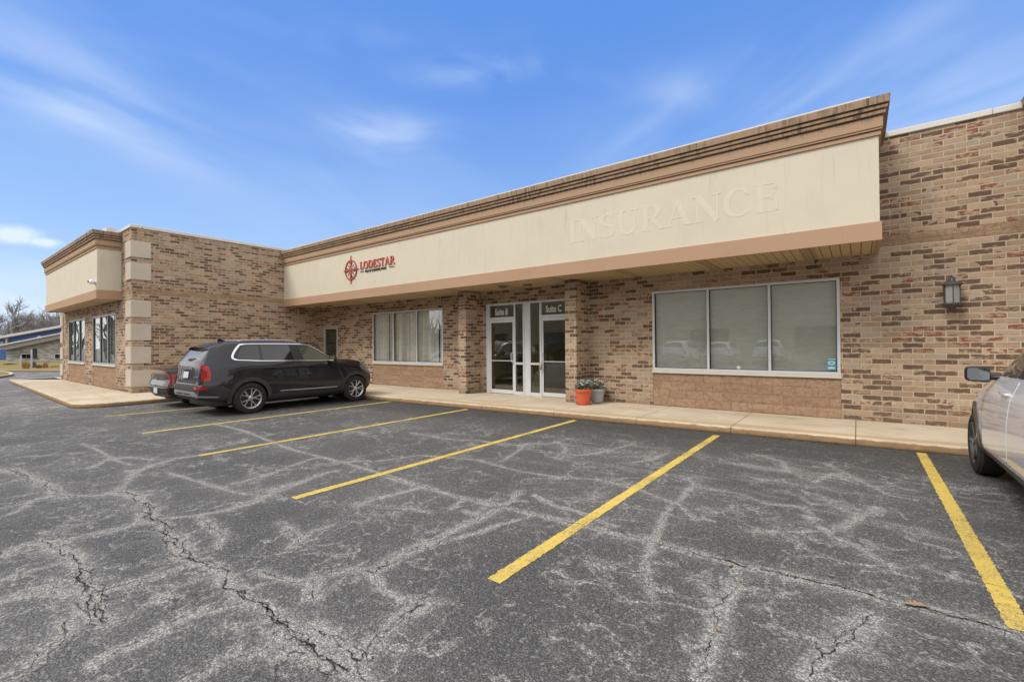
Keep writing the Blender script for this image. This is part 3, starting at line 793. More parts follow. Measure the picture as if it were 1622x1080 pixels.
def fascia(name, path, inner_y, label_soffit=True):
    f = MB(); sweep(f, path, [(0, 3.66), (0, 5.105)]); fo = B(f, name, M_CREAM, bld)
    c = MB(); sweep(c, path, CP); B(c, 'cornice', M_CORN, fo)
    b = MB(); sweep(b, path, [(-.035, 3.364), (.0, 3.36), (.028, 3.365), (.028, 3.668), (0, 3.678)]); B(b, 'trim_band', M_TAN, fo)
    return fo
XFR = .318
mainf = fascia('fascia', [(XL, YF), (XFR, YF), (XFR, YW)], YW)
wingf = fascia('fascia', [(-30.43, YL), (-30.43, 3.93), (-20.82, 3.93), (-20.82, YL)], YL)
rightf = fascia('fascia', [(2.39, YW), (2.39, 9.74), (XR, 9.74)], YW)
for (a, b, y0, y1, par) in ((XL, XFR-.03, YF+.03, YW, mainf), (-30.4, -20.85, 3.96, YL, wingf), (2.42, XR, 9.77, YW, rightf)):
    mb = MB(); mb.box(a, b, y0, y1, 3.385, 3.40); B(mb, 'soffit', M_SOFFIT, bld)

# ---- windows
def window(x0, x1, z0, z1, y, mull, frame_m, pane_m, blind, sill=True, ft=.055, label=None):
    fr = MB(); yo = y-.012; yi = y+.06
    fr.rbox(x0+.002, x1-.002, yo, yi, z1-ft, z1-.002, .004, 1, smooth=False)
    fr.rbox(x0+.002, x1-.002, yo, yi, z0+.002, z0+ft+.01, .004, 1, smooth=False)
    vs = [x0+ft/2+.002]+list(mull)+[x1-ft/2-.002]
    for k, xm in enumerate(vs): fr.rbox(xm-ft/2, xm+ft/2, yo+.002, yi, z0+ft+.012, z1-ft-.002, .004, 1, smooth=False)
    w_ = B(fr, 'window', frame_m, bld)
    if label: w_['label'] = label
    for a, b in zip(vs[:-1], vs[1:]):
        a += ft/2; b -= ft/2; c = z0+ft+.01; d = z1-ft
        g = MB()
        for q in (((a, c), (b, c), (b, c+.012), (a, c+.012)), ((a, d-.012), (b, d-.012), (b, d), (a, d)), ((a, c), (a+.012, c), (a+.012, d), (a, d)), ((b-.012, c), (b, c), (b, d), (b-.012, d))):
            g.prism(q, 'y', y+.012, y+.03)
        B(g, 'gasket', M_GASKET, w_)
        B(MB().box(a, b, y+.032, y+.036, c, d), 'pane', pane_m, w_)
        if blind == 'mini':
            gm = MB(); n = int((d-c)/.028); rows = []
            for i in range(n):
                z = d-.03-i*.028
                if z < c+.01: break
                gm.quad((a+.01, y+.085, z), (b-.01, y+.085, z), (b-.01, y+.099, z-.030), (a+.01, y+.099, z-.030))
            gm.box(a+.01, b-.01, y+.075, y+.11, d-.03, d-.002)
            B(gm, 'blind', M_MINI, w_)
        elif blind == 'vertical':
            gm = MB(); xx = a+.03; r_ = random.Random(int(a*100))
            while xx < b-.02:
                an = R(r_.choice((5, 12, 20, 35, 55))+r_.uniform(-4, 4)); hx, hy = .044*math.cos(an), .044*math.sin(an)
                if r_.random() > .06: gm.box(-.044, .044, -.0015, .0015, 0, d-c-.05, M=Matrix.Translation((xx, y+.13, c+.015)) @ Matrix.Rotation(an, 4, 'Z'))
                xx += .088*r_.choice((1, 1, 1, 1.15))
            gm.box(a+.01, b-.01, y+.11, y+.15, d-.035, d-.003)
            B(gm, 'blind', M_VERT, w_)
    if sill:
        s_ = MB().rbox(x0-.01, x1+.01, y-.045, y+.10, z0-.062, z0, .006, 1, smooth=False); B(s_, 'sill', M_SILL, w_)
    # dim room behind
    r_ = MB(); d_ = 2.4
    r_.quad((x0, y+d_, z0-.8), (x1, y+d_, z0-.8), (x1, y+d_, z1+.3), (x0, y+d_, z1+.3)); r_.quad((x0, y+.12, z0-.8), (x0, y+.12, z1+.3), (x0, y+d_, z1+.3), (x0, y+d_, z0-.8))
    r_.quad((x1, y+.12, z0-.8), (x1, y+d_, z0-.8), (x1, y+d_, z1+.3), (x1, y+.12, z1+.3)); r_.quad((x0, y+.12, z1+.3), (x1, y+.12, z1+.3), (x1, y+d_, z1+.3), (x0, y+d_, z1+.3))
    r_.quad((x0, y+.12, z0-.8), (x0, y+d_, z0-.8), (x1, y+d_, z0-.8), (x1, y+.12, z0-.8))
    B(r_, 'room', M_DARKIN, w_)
    return w_
window(-4.11, -.27, 1.003, 2.974, YW, (-2.788, -1.524), M_WHITE, M_PANE, 'mini', label='wide three pane window with closed horizontal blinds')
window(-15.572, -11.559, 1.003, 2.974, YW, (-14.27, -12.93), M_WHITE, M_PANE, 'vertical', label='wide three pane window with vertical slat blinds')
window(-29.601, -26.311, 1.028, 2.936, YL, (-28.5, -27.4), M_GREY, M_PANE_L, 'vertical', label='three pane window at the far end of the left wing')
window(-24.964, -21.525, 1.028, 2.936, YL, (-23.8, -22.67), M_GREY, M_PANE_L, 'vertical', label='three pane window nearest the stone quoins of the left wing')
# side door in the corner behind the dark suv
sd_ = MB()
for q in ((-19.17, -19.05), (-18.14, -18.02)): sd_.rbox(q[0], q[1], YW-.012, YW+.06, SZ, 2.52, .004, 1, smooth=False)
sd_.rbox(-19.05, -18.14, YW-.012, YW+.06, 2.41, 2.52, .004, 1, smooth=False); sd_.rbox(-19.05, -18.14, YW-.008, YW+.05, SZ, SZ+.2, .004, 1, smooth=False)
sdo = B(sd_, 'side_door', M_GREY, bld); B(MB().box(-19.05, -18.14, YW+.03, YW+.035, SZ+.2, 2.41), 'pane', M_PANE_D, sdo)
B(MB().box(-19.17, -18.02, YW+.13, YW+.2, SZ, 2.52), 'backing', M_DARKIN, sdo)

# ---- entrance: two aluminium storefronts with doors
fr = MB()
def fb(x0, x1, z0, z1, y0=YW-.02, y1=YW+.08): fr.rbox(x0, x1, y0, y1, z0, z1, .004, 1, smooth=False)
fb(DX0+.002, -9.43, SZ, DZ1-.065); fb(-8.455, -8.395, SZ, DZ1-.065); fb(-8.115, -8.065, SZ, DZ1-.065); fb(-7.885, -7.835, SZ, DZ1-.065)
fb(-7.505, -7.44, SZ, DZ1-.065); fb(-6.56, DX1-.002, SZ, DZ1-.065)
fb(DX0+.002, -8.065, DZ1-.063, DZ1-.002); fb(-7.885, DX1-.002, DZ1-.063, DZ1-.002)
fb(-9.428, -8.457, 2.455, 2.535); fb(-7.438, -6.562, 2.455, 2.535)
fb(-8.393, -8.117, 1.06, 1.125); fb(-7.833, -7.507, 1.06, 1.125); fb(-8.393, -8.117, SZ, .235); fb(-7.833, -7.507, SZ, .235)
fr.rbox(-8.063, -7.887, YW-.006, YW+.07, SZ, DZ1-.01, .004, 1, smooth=False)
frame = B(fr, 'storefront_frame', M_WHITE, bld)
def glassp(x0, x1, z0, z1, name='pane', par=frame):
    return B(MB().box(x0, x1, YW+.02, YW+.026, z0, z1), name, M_PANE_D, par)
glassp(-8.395, -8.115, 1.125, DZ1-.065); glassp(-8.395, -8.115, .235, 1.06); glassp(-7.835, -7.505, 1.125, DZ1-.065); glassp(-7.835, -7.505, .235, 1.06)
gaskets = MB()
for (a, b, c, d) in ((-8.395, -8.115, 1.125, DZ1-.065), (-8.395, -8.115, .235, 1.06), (-7.835, -7.505, 1.125, DZ1-.065), (-7.835, -7.505, .235, 1.06)):
    for q in ((a, b, d-.012, d), (a, b, c, c+.01), (a, a+.012, c+.01, d-.012), (b-.012, b, c+.01, d-.012)): gaskets.box(q[0], q[1], YW+.004, YW+.018, q[2], q[3])
B(gaskets, 'gasket', M_GASKET, frame)
def text_mesh(txt, size, extr, mat, name, parent, origin, sx=1., bold=0., rotz=0., align='LEFT', shear=0.):
    cu = bpy.data.curves.new('t', 'FONT'); cu.body = txt; cu.size = size; cu.extrude = extr; cu.offset = bold; cu.align_x = align; cu.shear = shear; cu.resolution_u = 4
    ob = bpy.data.objects.new('t', cu); COL.objects.link(ob); bpy.context.view_layer.update()
    me = bpy.data.meshes.new_from_object(ob.evaluated_get(bpy.context.evaluated_depsgraph_get()))
    bpy.data.objects.remove(ob); bpy.data.curves.remove(cu)
    Mx = Matrix.Translation(Vector(origin)-Vector(org(parent))) @ Matrix.Rotation(rotz, 4, 'Z') @ Matrix.Rotation(math.pi/2, 4, 'X') @ Matrix.Diagonal((sx, 1, 1, 1))
    me.transform(Mx); me.materials.clear(); me.materials.append(mat)
    o = bpy.data.objects.new(name, me); COL.objects.link(o); o.parent = parent; ORI[o.name] = org(parent)
    return o
M_VINYL = plain('white_vinyl', (.62, .62, .58), .5)
def door(x0, x1, hinge_right, lab, suite, tx):
    dm = MB(); z0, z1 = SZ+.012, 2.45; st = .06
    def q(a, b, c, d): dm.rbox(a, b, YW-.005, YW+.045, c, d, .005, 1, smooth=False)
    q(x0, x0+st, z0, z1); q(x1-st, x1, z0, z1); q(x0+st, x1-st, z1-.085, z1); q(x0+st, x1-st, z0, z0+.12)
    d = B(dm, 'entrance_door', M_WHITE, bld); d['label'] = lab
    B(MB().box(x0+st, x1-st, YW+.018, YW+.024, z0+.12, z1-.085), 'pane', M_PANE_D, d)
    gk = MB(); a, b, c, e = x0+st, x1-st, z0+.12, z1-.085
    for k in ((a, b, e-.01, e), (a, b, c, c+.01), (a, a+.01, c+.01, e-.01), (b-.01, b, c+.01, e-.01)): gk.box(k[0], k[1], YW+.003, YW+.016, k[2], k[3])
    B(gk, 'gasket', M_GASKET, d)
    hx = (x1-st*.5) if not hinge_right else (x0+st*.5)
    sg = -1 if not hinge_right else 1
    hb = MB(); hb.tube([(hx, YW-.005, 1.42), (hx, YW-.06, 1.42), (hx+sg*.03, YW-.075, 1.40), (hx+sg*.03, YW-.075, 1.16), (hx, YW-.06, 1.13), (hx, YW-.005, 1.13)], .013, 8)
    B(hb, 'pull_handle', M_WHITE, d)
    B(MB().rbox(x0+st-.01, x1-st+.01, YW-.0, YW+.016, 1.155, 1.18, .003, 1, smooth=False), 'push_bar', M_WHITE, d)
    B(MB().lathe([(0, 0), (.017, 0), (.017, .012), (0, .014)], 12, M=Matrix.Translation((hx, YW-.006, 1.06)) @ Matrix.Rotation(math.pi/2, 4, 'X')), 'lock', M_GREY, d)
    # transom with vinyl lettering
    tr = B(MB().box(x0-.003, x1+.003, YW+.02, YW+.026, 2.535, DZ1-.065), 'transom', M_PANE_D, bld); tr['label'] = 'dark transom glass reading %s above its door' % suite
    text_mesh(suite, .27, .001, M_VINYL, 'lettering', tr, (tx, YW+.012, 2.615), sx=.68, bold=.008)
door(-9.428, -8.457, False, 'left entrance door with white push bar, below the Suite B transom', 'Suite B', -9.22)
door(-7.438, -6.562, True, 'right entrance door partly hidden by a brick pillar, below the Suite C transom', 'Suite C', -7.30)
# lobby behind the doors
lb = MB(); a, b, y0, y1, c, d = DX0-.4, DX1+.8, YW+.14, YW+4.2, SZ-.005, 3.0
lb.quad((a, y0, c), (b, y0, c), (b, y1, c), (a, y1, c)); lb.quad((a, y1, c), (b, y1, c), (b, y1, d), (a, y1, d)); lb.quad((a, y0, c), (a, y1, c), (a, y1, d), (a, y0, d))
lb.quad((b, y0, c), (b, y0, d), (b, y1, d), (b, y1, c)); lb.quad((a, y0, d), (a, y1, d), (b, y1, d), (b, y0, d)); lb.box(-8.02, -7.93, y0, y1-.5, c, d)
B(lb, 'lobby', plain('lobby_wall', (.42, .38, .27), .8), bld)

# ghost lettering left on the stucco: serif glyphs from tapered strokes
def ribbon(mb, P, W, y0, y1, k):
    """stroke polygon through 2D points P with widths W, extruded between y0 and y1 (front at y0)"""
    P = [Vector(p) for p in P]; L_, R_ = [], []
    for i, p in enumerate(P):
        d = (P[min(i+1, len(P)-1)]-P[max(i-1, 0)]).normalized(); n = Vector((-d.y, d.x)); L_.append(p+n*W[i]/2); R_.append(p-n*W[i]/2)
    for i in range(len(P)-1):
        q = [L_[i], R_[i], R_[i+1], L_[i+1]]
        mb.prism([(v.x, v.y) for v in q], 'y', y0-k*.0004, y1)
def glyph(ch):
    """returns (advance, strokes) in a unit-height em"""
    T, t_ = .17, .06
    def ser(x, y, w_=.26): return ([(x-w_/2, y), (x+w_/2, y)], [.045, .045])
    def st(x0, y0, x1, y1, w_): return ([(x0, y0), (x1, y1)], [w_, w_])
    def arc(cx, cy, rx, ry, a0, a1, wa, wb, n=16):
        P, W = [], []
        for i in range(n+1):
            f = i/n; a = R(a0+(a1-a0)*f); P.append((cx+rx*math.cos(a), cy+ry*math.sin(a)))
            W.append(wa+(wb-wa)*abs(math.cos(a)))
        return (P, W)
    B_, Tp = .022, .978
    if ch == 'I': return .40, [st(.2, 0, .2, 1, T), ser(.2, B_, .34), ser(.2, Tp, .34)]
    if ch == 'N': return .92, [st(.16, 0, .16, 1, t_), st(.16, 1, .76, .0, T), st(.76, 0, .76, 1, t_), ser(.16, B_), ser(.10, Tp, .22), ser(.76, Tp)]
    if ch == 'S': return .66, [arc(.33, .74, .22, .235, 20, 270, .06, .11), arc(.33, .27, .24, .245, 90, -160, .06, .13), st(.55, .78, .55, .97, .045), st(.10, .03, .10, .24, .045)]
    if ch == 'U': return .92, [st(.2, .32, .2, 1, T), arc(.47, .32, .27, .30, 180, 360, .07, .13), st(.74, .32, .74, 1, t_), ser(.2, Tp, .34), ser(.74, Tp)]
    if ch == 'R': return .86, [st(.2, 0, .2, 1, T), ser(.2, B_, .34), ([(.08, Tp), (.42, Tp)], [.045, .045]), arc(.40, .74, .24, .235, 90, -90, .05, .15), ([(.24, .505), (.42, .505)], [.05, .05]), st(.42, .5, .74, .03, .15), ser(.78, B_, .16)]
    if ch == 'A': return .92, [st(.13, 0, .45, 1, t_), st(.45, 1, .77, 0, T), ([(.24, .33), (.64, .33)], [.05, .05]), ser(.13, B_), ser(.77, B_, .32)]
    if ch == 'C': return .86, [arc(.45, .5, .34, .48, 42, 318, .05, .17, 24), st(.72, .72, .72, .97, .045)]
    if ch == 'E': return .74, [st(.2, 0, .2, 1, T), ([(.07, B_), (.62, B_)], [.045, .045]), ([(.07, Tp), (.60, Tp)], [.045, .045]), ([(.2, .52), (.5, .52)], [.05, .05]), st(.5, .40, .5, .64, .04), st(.60, .76, .60, .98, .05), st(.63, .02, .63, .26, .05)]
    if ch == 'L': return .72, [st(.2, 0, .2, 1, T), ser(.2, Tp, .34), ([(.07, B_), (.62, B_)], [.045, .045]), st(.62, .02, .62, .28, .05)]
    if ch == 'O': return .94, [arc(.46, .5, .34, .475, 0, 360, .06, .17, 32)]
    if ch == 'D': return .90, [st(.2, 0, .2, 1, T), ([(.07, B_), (.42, B_)], [.05, .05]), ([(.07, Tp), (.42, Tp)], [.05, .05]), arc(.40, .5, .36, .478, 90, -90, .06, .17, 18)]
    if ch == 'T': return .78, [st(.39, 0, .39, 1, T), ser(.39, B_, .34), ([(.06, Tp), (.72, Tp)], [.05, .05]), st(.07, .76, .07, .99, .05), st(.71, .76, .71, .99, .05)]
def serif_word(mb, word, x, z, h, width, y0, y1, fat=1.):
    adv = [glyph(c)[0] for c in word]; sx = width/(sum(adv)*1.)
    for c, a in zip(word, adv):
        for k, (P, W) in enumerate(glyph(c)[1]):
            ribbon(mb, [(x+p[0]*sx, z+p[1]*h) for p in P], [w_*min(h, sx*1.25)*fat for w_ in W], y0, y1, k)
        x += a*sx
m_, t_g = newmat('ghost_letter'); _p = t_g.opos()
finish(t_g, t_g.mix(t_g.noise(_p, 9, 4), (.625, .568, .45), (.665, .61, .49)), .9, 0, t_g.bump(t_g.noise(_p, 120, 3), .6, .004), .2)
gl = MB(); serif_word(gl, 'INSURANCE', -5.62, 4.135, .535, 4.52, YF-.003, YF+.01, 1.3)
o = B(gl, 'ghost_lettering', m_, mainf)

# ---- recessed soffit lights (things)
def soffit_light(x, y, lab):
    e = empty('soffit_light', (x, y, 3.385), lab, 'ceiling light', 'recessed lights under the fascia')
    B(MB().lathe([(.075, 0), (.13, -.004), (.14, -.02), (.135, -.035), (.085, -.04), (.08, .0)], 20, M=Matrix.Translation((x, y, 3.385))), 'trim_ring', plain('light_trim', (.20, .17, .12), .5), e)
    B(MB().lathe([(0, -.012), (.078, -.012), (.078, -.02), (0, -.02)], 16, M=Matrix.Translation((x, y, 3.385))), 'lens', M_SILL, e)
soffit_light(-8.31, 10.56, 'small round soffit light above the Suite B door'); soffit_light(-7.5, 10.69, 'small round soffit light above the Suite C sidelight')
soffit_light(-18.7, 10.75, 'small round soffit light in the corner beside the wing wall'); soffit_light(-17.9, 10.85, 'small round soffit light above the side door behind the dark suv')

# ---- compass and word sign
M_RED = plain('sign_red', (.47, .075, .045), .35, vary=.05); M_SBLK = plain('sign_black', (.025, .022, .02), .4)
M_SIGNW = plain('sign_white', (.62, .60, .56), .4)
sg = empty('wall_sign', (-13.4, YF, 4.0), 'red LODESTAR sign with compass emblem mounted on the cream fascia', 'sign')
cx, cz = -14.665, 4.43
em = MB(); ry = YF-.04
ring = [(.325, -.012), (.365, -.012), (.365, .012), (.325, .012)]
em.lathe(ring, 40, M=Matrix.Translation((cx, ry+.015, cz)) @ Matrix.Rotation(math.pi/2, 4, 'X'), closed=True, smooth=False)
for k, (Ln, a) in enumerate([(.52, 90), (.52, 270), (.47, 0), (.47, 180)]):
    c_, s_ = math.cos(R(a)), math.sin(R(a)); n = (-s_, c_)
    em.prism([(cx+c_*.10+n[0]*.045, cz+s_*.10+n[1]*.045), (cx+c_*.10-n[0]*.045, cz+s_*.10-n[1]*.045), (cx+c_*Ln, cz+s_*Ln)], 'y', ry-.002-k*.001, YF-.001)
em.lathe([(.0, -.01), (.075, -.01), (.075, .0), (0, .0)], 20, M=Matrix.Translation((cx, ry-.008, cz)) @ Matrix.Rotation(math.pi/2, 4, 'X'), smooth=False)
emo = B(em, 'compass_emblem', M_RED, sg)
B(MB().lathe([(0, -.004), (.285, -.004), (.285, .004), (0, .004)], 40, M=Matrix.Translation((cx, YF-.006, cz)) @ Matrix.Rotation(math.pi/2, 4, 'X'), smooth=False), 'dial', M_SIGNW, emo)
for k in range(12):
    tk = MB()
    a = R(k*30+15); c_, s_ = math.cos(a), math.sin(a); n = (-s_, c_); r0, r1 = (.13, .26) if k % 3 == 1 else (.20, .29)
    tk.prism([(cx+c_*r0+n[0]*.018, cz+s_*r0+n[1]*.018), (cx+c_*r0-n[0]*.018, cz+s_*r0-n[1]*.018), (cx+c_*r1-n[0]*.012, cz+s_*r1-n[1]*.012), (cx+c_*r1+n[0]*.012, cz+s_*r1+n[1]*.012)], 'y', YF-.02-k*.0003, YF-.006); B(tk, 'dial_mark', M_SBLK, emo)
lt = MB(); serif_word(lt, 'LODESTAR', -14.12, 4.385, .265, 1.93, YF-.035, YF-.001, 1.0); B(lt, 'word_lettering', M_RED, sg)
text_mesh('TAX & CONSULTING', .108, .012, M_SBLK, 'caption_lettering', sg, (-13.84, YF-.014, 4.255), sx=1.17, bold=.0005)
for a_ in ((-14.12, -13.90), (-12.50, -12.22)): B(MB().box(*a_, YF-.022, YF-.001, 4.295, 4.309), 'rule_line', M_SBLK, sg)

# ---- wall lantern
ln = empty('wall_lantern', (1.34, YW, 2.2), 'dark grey lantern with frosted panes on the brick wall above the silver car', 'lantern')
M_LANT = plain('lantern_metal', (.075, .075, .073), .5, .3, vary=.2, vscale=20)
lx, ly = 1.345, YW-.15
lm = MB(); MT = Matrix.Translation((lx, ly, 0))
lm.lathe([(0, 2.80), (.02, 2.795), (.03, 2.77), (.045, 2.755), (.05, 2.735), (.095, 2.72), (.135, 2.69), (.148, 2.672), (.14, 2.66), (.06, 2.662), (0, 2.662)], 8, M=MT, smooth=False)
lm.lathe([(0, 2.35), (.12, 2.35), (.142, 2.338), (.142, 2.322), (.11, 2.305), (.075, 2.28), (.045, 2.25), (.018, 2.225), (0, 2.215)], 8, M=MT, smooth=False)
lm.rbox(lx-.06, lx+.06, YW-.03, YW+.002, 2.42, 2.82, .01, 2)
lm.tube([(lx, YW-.02, 2.77), (lx, YW-.07, 2.82), (lx, YW-.13, 2.83), (lx, ly, 2.80)], [.014, .013, .013, .015], 8)
for k in range(6):
    a = k*math.pi/3+math.pi/6; lm.tube([(lx+.112*math.cos(a), ly+.112*math.sin(a), 2.345), (lx+.115*math.cos(a), ly+.115*math.sin(a), 2.665)], .0075, 6)
B(lm, 'housing', M_LANT, ln)
m_fg, tf = newmat('frosted_glass'); finish(tf, (.30, .295, .27), .4, 0, None, .5)
B(MB().lathe([(.104, 2.35), (.107, 2.66)], 6, M=MT @ Matrix.Rotation(math.pi/6, 4, 'Z'), smooth=False), 'glass', m_fg, ln)

# ---- security camera on the left wing's fascia
sc_ = empty('security_camera', (-20.98, 3.93, 3.9), 'small white dome security camera on the corner of the left fascia', 'camera')
B(MB().lathe([(0, 0), (.075, 0), (.075, .03), (.06, .045), (0, .05)], 20, M=Matrix.Translation((-20.98, 3.93, 3.93)) @ Matrix.Rotation(math.pi/2, 4, 'X')), 'mount', M_WHITE, sc_)
ball = [(.085*math.sin(math.pi*i/10), -.085*math.cos(math.pi*i/10)) for i in range(11)]
B(MB().lathe(ball, 20, M=Matrix.Translation((-20.98, 3.82, 3.94))), 'dome', plain('white_plastic', (.75, .75, .74), .3), sc_)
B(MB().lathe([(0, .0), (.035, 0), (.04, .03), (0, .035)], 16, M=Matrix.Translation((-21.0, 3.75, 3.945)) @ Matrix.Rotation(R(100), 4, 'X')), 'lens', M_BLACK, sc_)

# ---- stickers, padlock box
st_ = empty('window_sticker', (-.42, YW+.028, 1.22), 'square light blue sticker in the corner of the right window', 'sticker')
M_BLUE = plain('sticker_blue', (.07, .28, .40), .5)
B(MB().box(-.505, -.345, YW+.0295, YW+.0305, 1.105, 1.345), 'sheet', M_BLUE, st_)
B(MB().lathe([(.028, 0), (.055, 0), (.055, .001), (.028, .001)], 24, M=Matrix.Translation((-.425, YW+.029, 1.25)) @ Matrix.Rotation(math.pi/2, 4, 'X') @ Matrix.Diagonal((1.1, .7, 1, 1)), closed=True).box(-.48, -.37, YW+.028, YW+.029, 1.13, 1.165).box(-.495, -.355, YW+.028, YW+.029, 1.325, 1.335), 'print', M_VINYL, st_)
o = B(MB().lathe([(0, 0), (.042, 0), (.042, .001), (0, .001)], 24, M=Matrix.Translation((-2.15, YW+.03, 1.115)) @ Matrix.Rotation(math.pi/2, 4, 'X')), 'round_sticker', M_VINYL, empty('sticker_tmp', (0, 0, 0), '', ''))
tmp = o.parent; o.parent = None; bpy.data.objects.remove(tmp); tag(o, 'tiny white round sticker low on the middle pane of the right window', 'sticker')
pl = empty('lock_box', (-7.41, YW-.08, .98), 'brass combination lock box hanging from the Suite C door handle', 'lock box')
B(MB().rbox(-7.46, -7.37, YW-.125, YW-.085, .93, 1.07, .008, 2), 'case', plain('brass', (.42, .34, .20), .4, .7), pl)
B(MB().tube([(-7.44, YW-.105, 1.07), (-7.44, YW-.105, 1.12), (-7.43, YW-.105, 1.14), (-7.40, YW-.105, 1.14), (-7.39, YW-.105, 1.12), (-7.39, YW-.105, 1.07)], .006, 8), 'shackle', M_CHROME, pl)

# ---- flower pots
M_TERRA = plain('orange_plastic', (.60, .115, .045), .45, vary=.05); M_GPOT = plain('grey_plastic', (.36, .38, .39), .5)
M_LEAF = plain('pot_leaf', (.10, .14, .07), .7, vary=.4, vscale=30)
PET = [plain('petal_white', (.70, .72, .72), .6), plain('petal_blue', (.22, .42, .55), .6), plain('petal_pink', (.55, .42, .42), .6), plain('petal_cream', (.60, .52, .33), .6)]
def pot(x, y, r, h, mat, lab, seed, saucer):
    e = empty('flower_pot', (x, y, SZ), lab, 'flower pot', 'flower pots by the entrance pillar'); MT = Matrix.Translation((x, y, SZ)); z0 = .015
    B(MB().lathe([(0, z0), (r*.72, z0), (r*.93, h*.80), (r*1.0, h*.80), (r*1.03, h*.83), (r*1.05, h*.97), (r*1.03, h), (r*.95, h), (r*.93, h*.9), (0, h*.88)], 36, M=MT), 'pot', mat, e, sharp=30)
    if saucer: B(MB().lathe([(0, 0), (r*.82, 0), (r*.93, .035), (r*.90, .037), (r*.78, .012), (0, .012)], 36, M=MT), 'saucer', mat, e)
    rr = random.Random(seed); lf = MB()
    for k in range(160):
        a = rr.uniform(0, 2*math.pi); q = r*math.sqrt(rr.random())*1.05; z = h*.9+rr.uniform(-.02, .22)*(1-.5*(q/r)**2)
        c = Vector((x+q*math.cos(a), y+q*math.sin(a), SZ+z)); n = Vector((rr.gauss(0, 1), rr.gauss(0, 1), rr.gauss(.6, .6))).normalized()
        u_ = n.orthogonal().normalized(); v_ = n.cross(u_); L_ = rr.uniform(.025, .05)
        lf.add([c-u_*L_, c+v_*L_*.45, c+u_*L_, c-v_*L_*.45], [(0, 1, 2, 3)])
    B(lf, 'foliage', M_LEAF, e)
    for mi, mt in enumerate(PET):
        for k in range(20 if mi < 2 else 10):
            fl = MB()
            a = rr.uniform(0, 2*math.pi); q = r*math.sqrt(rr.random())*1.12; z = h*.92+.10+rr.uniform(0, .20)*(1-.5*(q/r)**2); c = Vector((x+q*math.cos(a), y+q*math.sin(a), SZ+z))
            for j in range(6):
                b_ = j*math.pi/3+rr.random()*.3; d = Vector((math.cos(b_), math.sin(b_), rr.uniform(.1, .5))).normalized(); s_ = Vector((-d.y, d.x, 0)).normalized()*.021; L_ = rr.uniform(.034, .052)
                fl.add([c, c+d*L_*.6+s_, c+d*L_, c+d*L_*.6-s_], [(0, 1, 2, 3)])
            B(fl, 'flower', mt, e)
    return e
pot(-5.60, 10.42, .215, .40, M_TERRA, 'orange plastic flower pot on a saucer in front of the grey pot', 1, True)
pot(-5.47, 10.93, .20, .37, M_GPOT, 'grey plastic flower pot behind the orange one by the brick pillar', 2, False)

# ---- leaves on the ground
M_DLEAF = plain('dry_leaf', (.27, .19, .125), .8, vary=.25, vscale=40)
def leaf(u, v, s, rz, lab):
    p = onz(u, v); mb = MB(); out = []
    K = [0, .16, .10, .28, .15, .30, .14, .24, .08, 0]
    for i, k in enumerate(K): out.append((i/9-.5, k))
    for i in range(len(K)-2, 0, -1): out.append((i/9-.5, -K[i]*.9))
    vs = [(x_*s, y_*s, .012+.25*s*abs(y_)+.02*math.sin(x_*7)*s) for x_, y_ in out]
    M_ = Matrix.Translation(p) @ Matrix.Rotation(rz, 4, 'Z')
    vs = [(0, 0, .012)]+vs; N = len(out)
    mb.add(vs, [(0, i+1, (i+1) % N+1) for i in range(N)], M=M_)
    o = mb.build('fallen_leaf', M_DLEAF, None, origin=tuple(p)); tag(o, lab, 'leaf', 'dry leaves on the asphalt')
leaf(1451, 960, .12, R(20), 'largest dry brown leaf, on the long crack at lower right'); leaf(1156, 897, .06, R(70), 'small dry leaf on the long crack right of the middle yellow line')
leaf(1137, 998, .05, R(130), 'small dry leaf near the bottom edge, on a side crack'); leaf(1300, 752, .07, R(10), 'dry leaf on the dark asphalt between the two nearest yellow lines')
leaf(1318, 914, .045, R(200), 'tiny dry leaf just above the long crack'); leaf(615, 958, .03, R(50), 'tiny pale leaf bit at lower middle')
# litter caught along the kerb
rr = random.Random(5); mb = MB()
for k in range(520):
    x_ = rr.choice([rr.gauss(-8.6, .7), rr.gauss(-11, .8), rr.uniform(-12, 1.2), rr.gauss(-.9, .6), rr.gauss(-5, 1)])
    p = Vector((x_, kerb_y(x_)-abs(rr.gauss(.01, .045)), .008)); s_ = rr.uniform(.006, .022); a = rr.uniform(0, 6.28)
    d = Vector((math.cos(a), math.sin(a), rr.uniform(-.2, .5)))*s_; e_ = Vector((-math.sin(a), math.cos(a), rr.uniform(0, .5)))*s_*.5
    mb.add([p-d, p+e_+Vector((0, 0, .006)), p+d, p-e_], [(0, 1, 2, 3)])
tag(mb.build('leaf_litter', plain('litter', (.10, .07, .045), .9, vary=.5, vscale=80)), 'brown crumbs and leaf litter caught along the kerb', 'litter', kind='stuff')

# ------------------------------------------------------------------ vehicles
def interp(tab, x):
    """smooth (Catmull-Rom / Hermite, monotone-limited) interpolation of a list of (x, value)"""
    xs = [a for a, _ in tab]; ys = [b for _, b in tab]
    if x <= xs[0]: return ys[0]
    if x >= xs[-1]: return ys[-1]
    i = max(k for k in range(len(xs)) if xs[k] <= x); i = min(i, len(xs)-2)
    h = xs[i+1]-xs[i]; dl = (ys[i+1]-ys[i])/h
    def tan_(k):
        if k == 0 or k == len(xs)-1: return dl
        a = (ys[k]-ys[k-1])/(xs[k]-xs[k-1]); b = (ys[k+1]-ys[k])/(xs[k+1]-xs[k])
        return 0 if a*b <= 0 else 2*a*b/(a+b)
    m0, m1 = tan_(i), tan_(i+1); t_ = (x-xs[i])/h
    return (2*t_**3-3*t_**2+1)*ys[i]+(t_**3-2*t_**2+t_)*h*m0+(-2*t_**3+3*t_**2)*ys[i+1]+(t_**3-t_**2)*h*m1

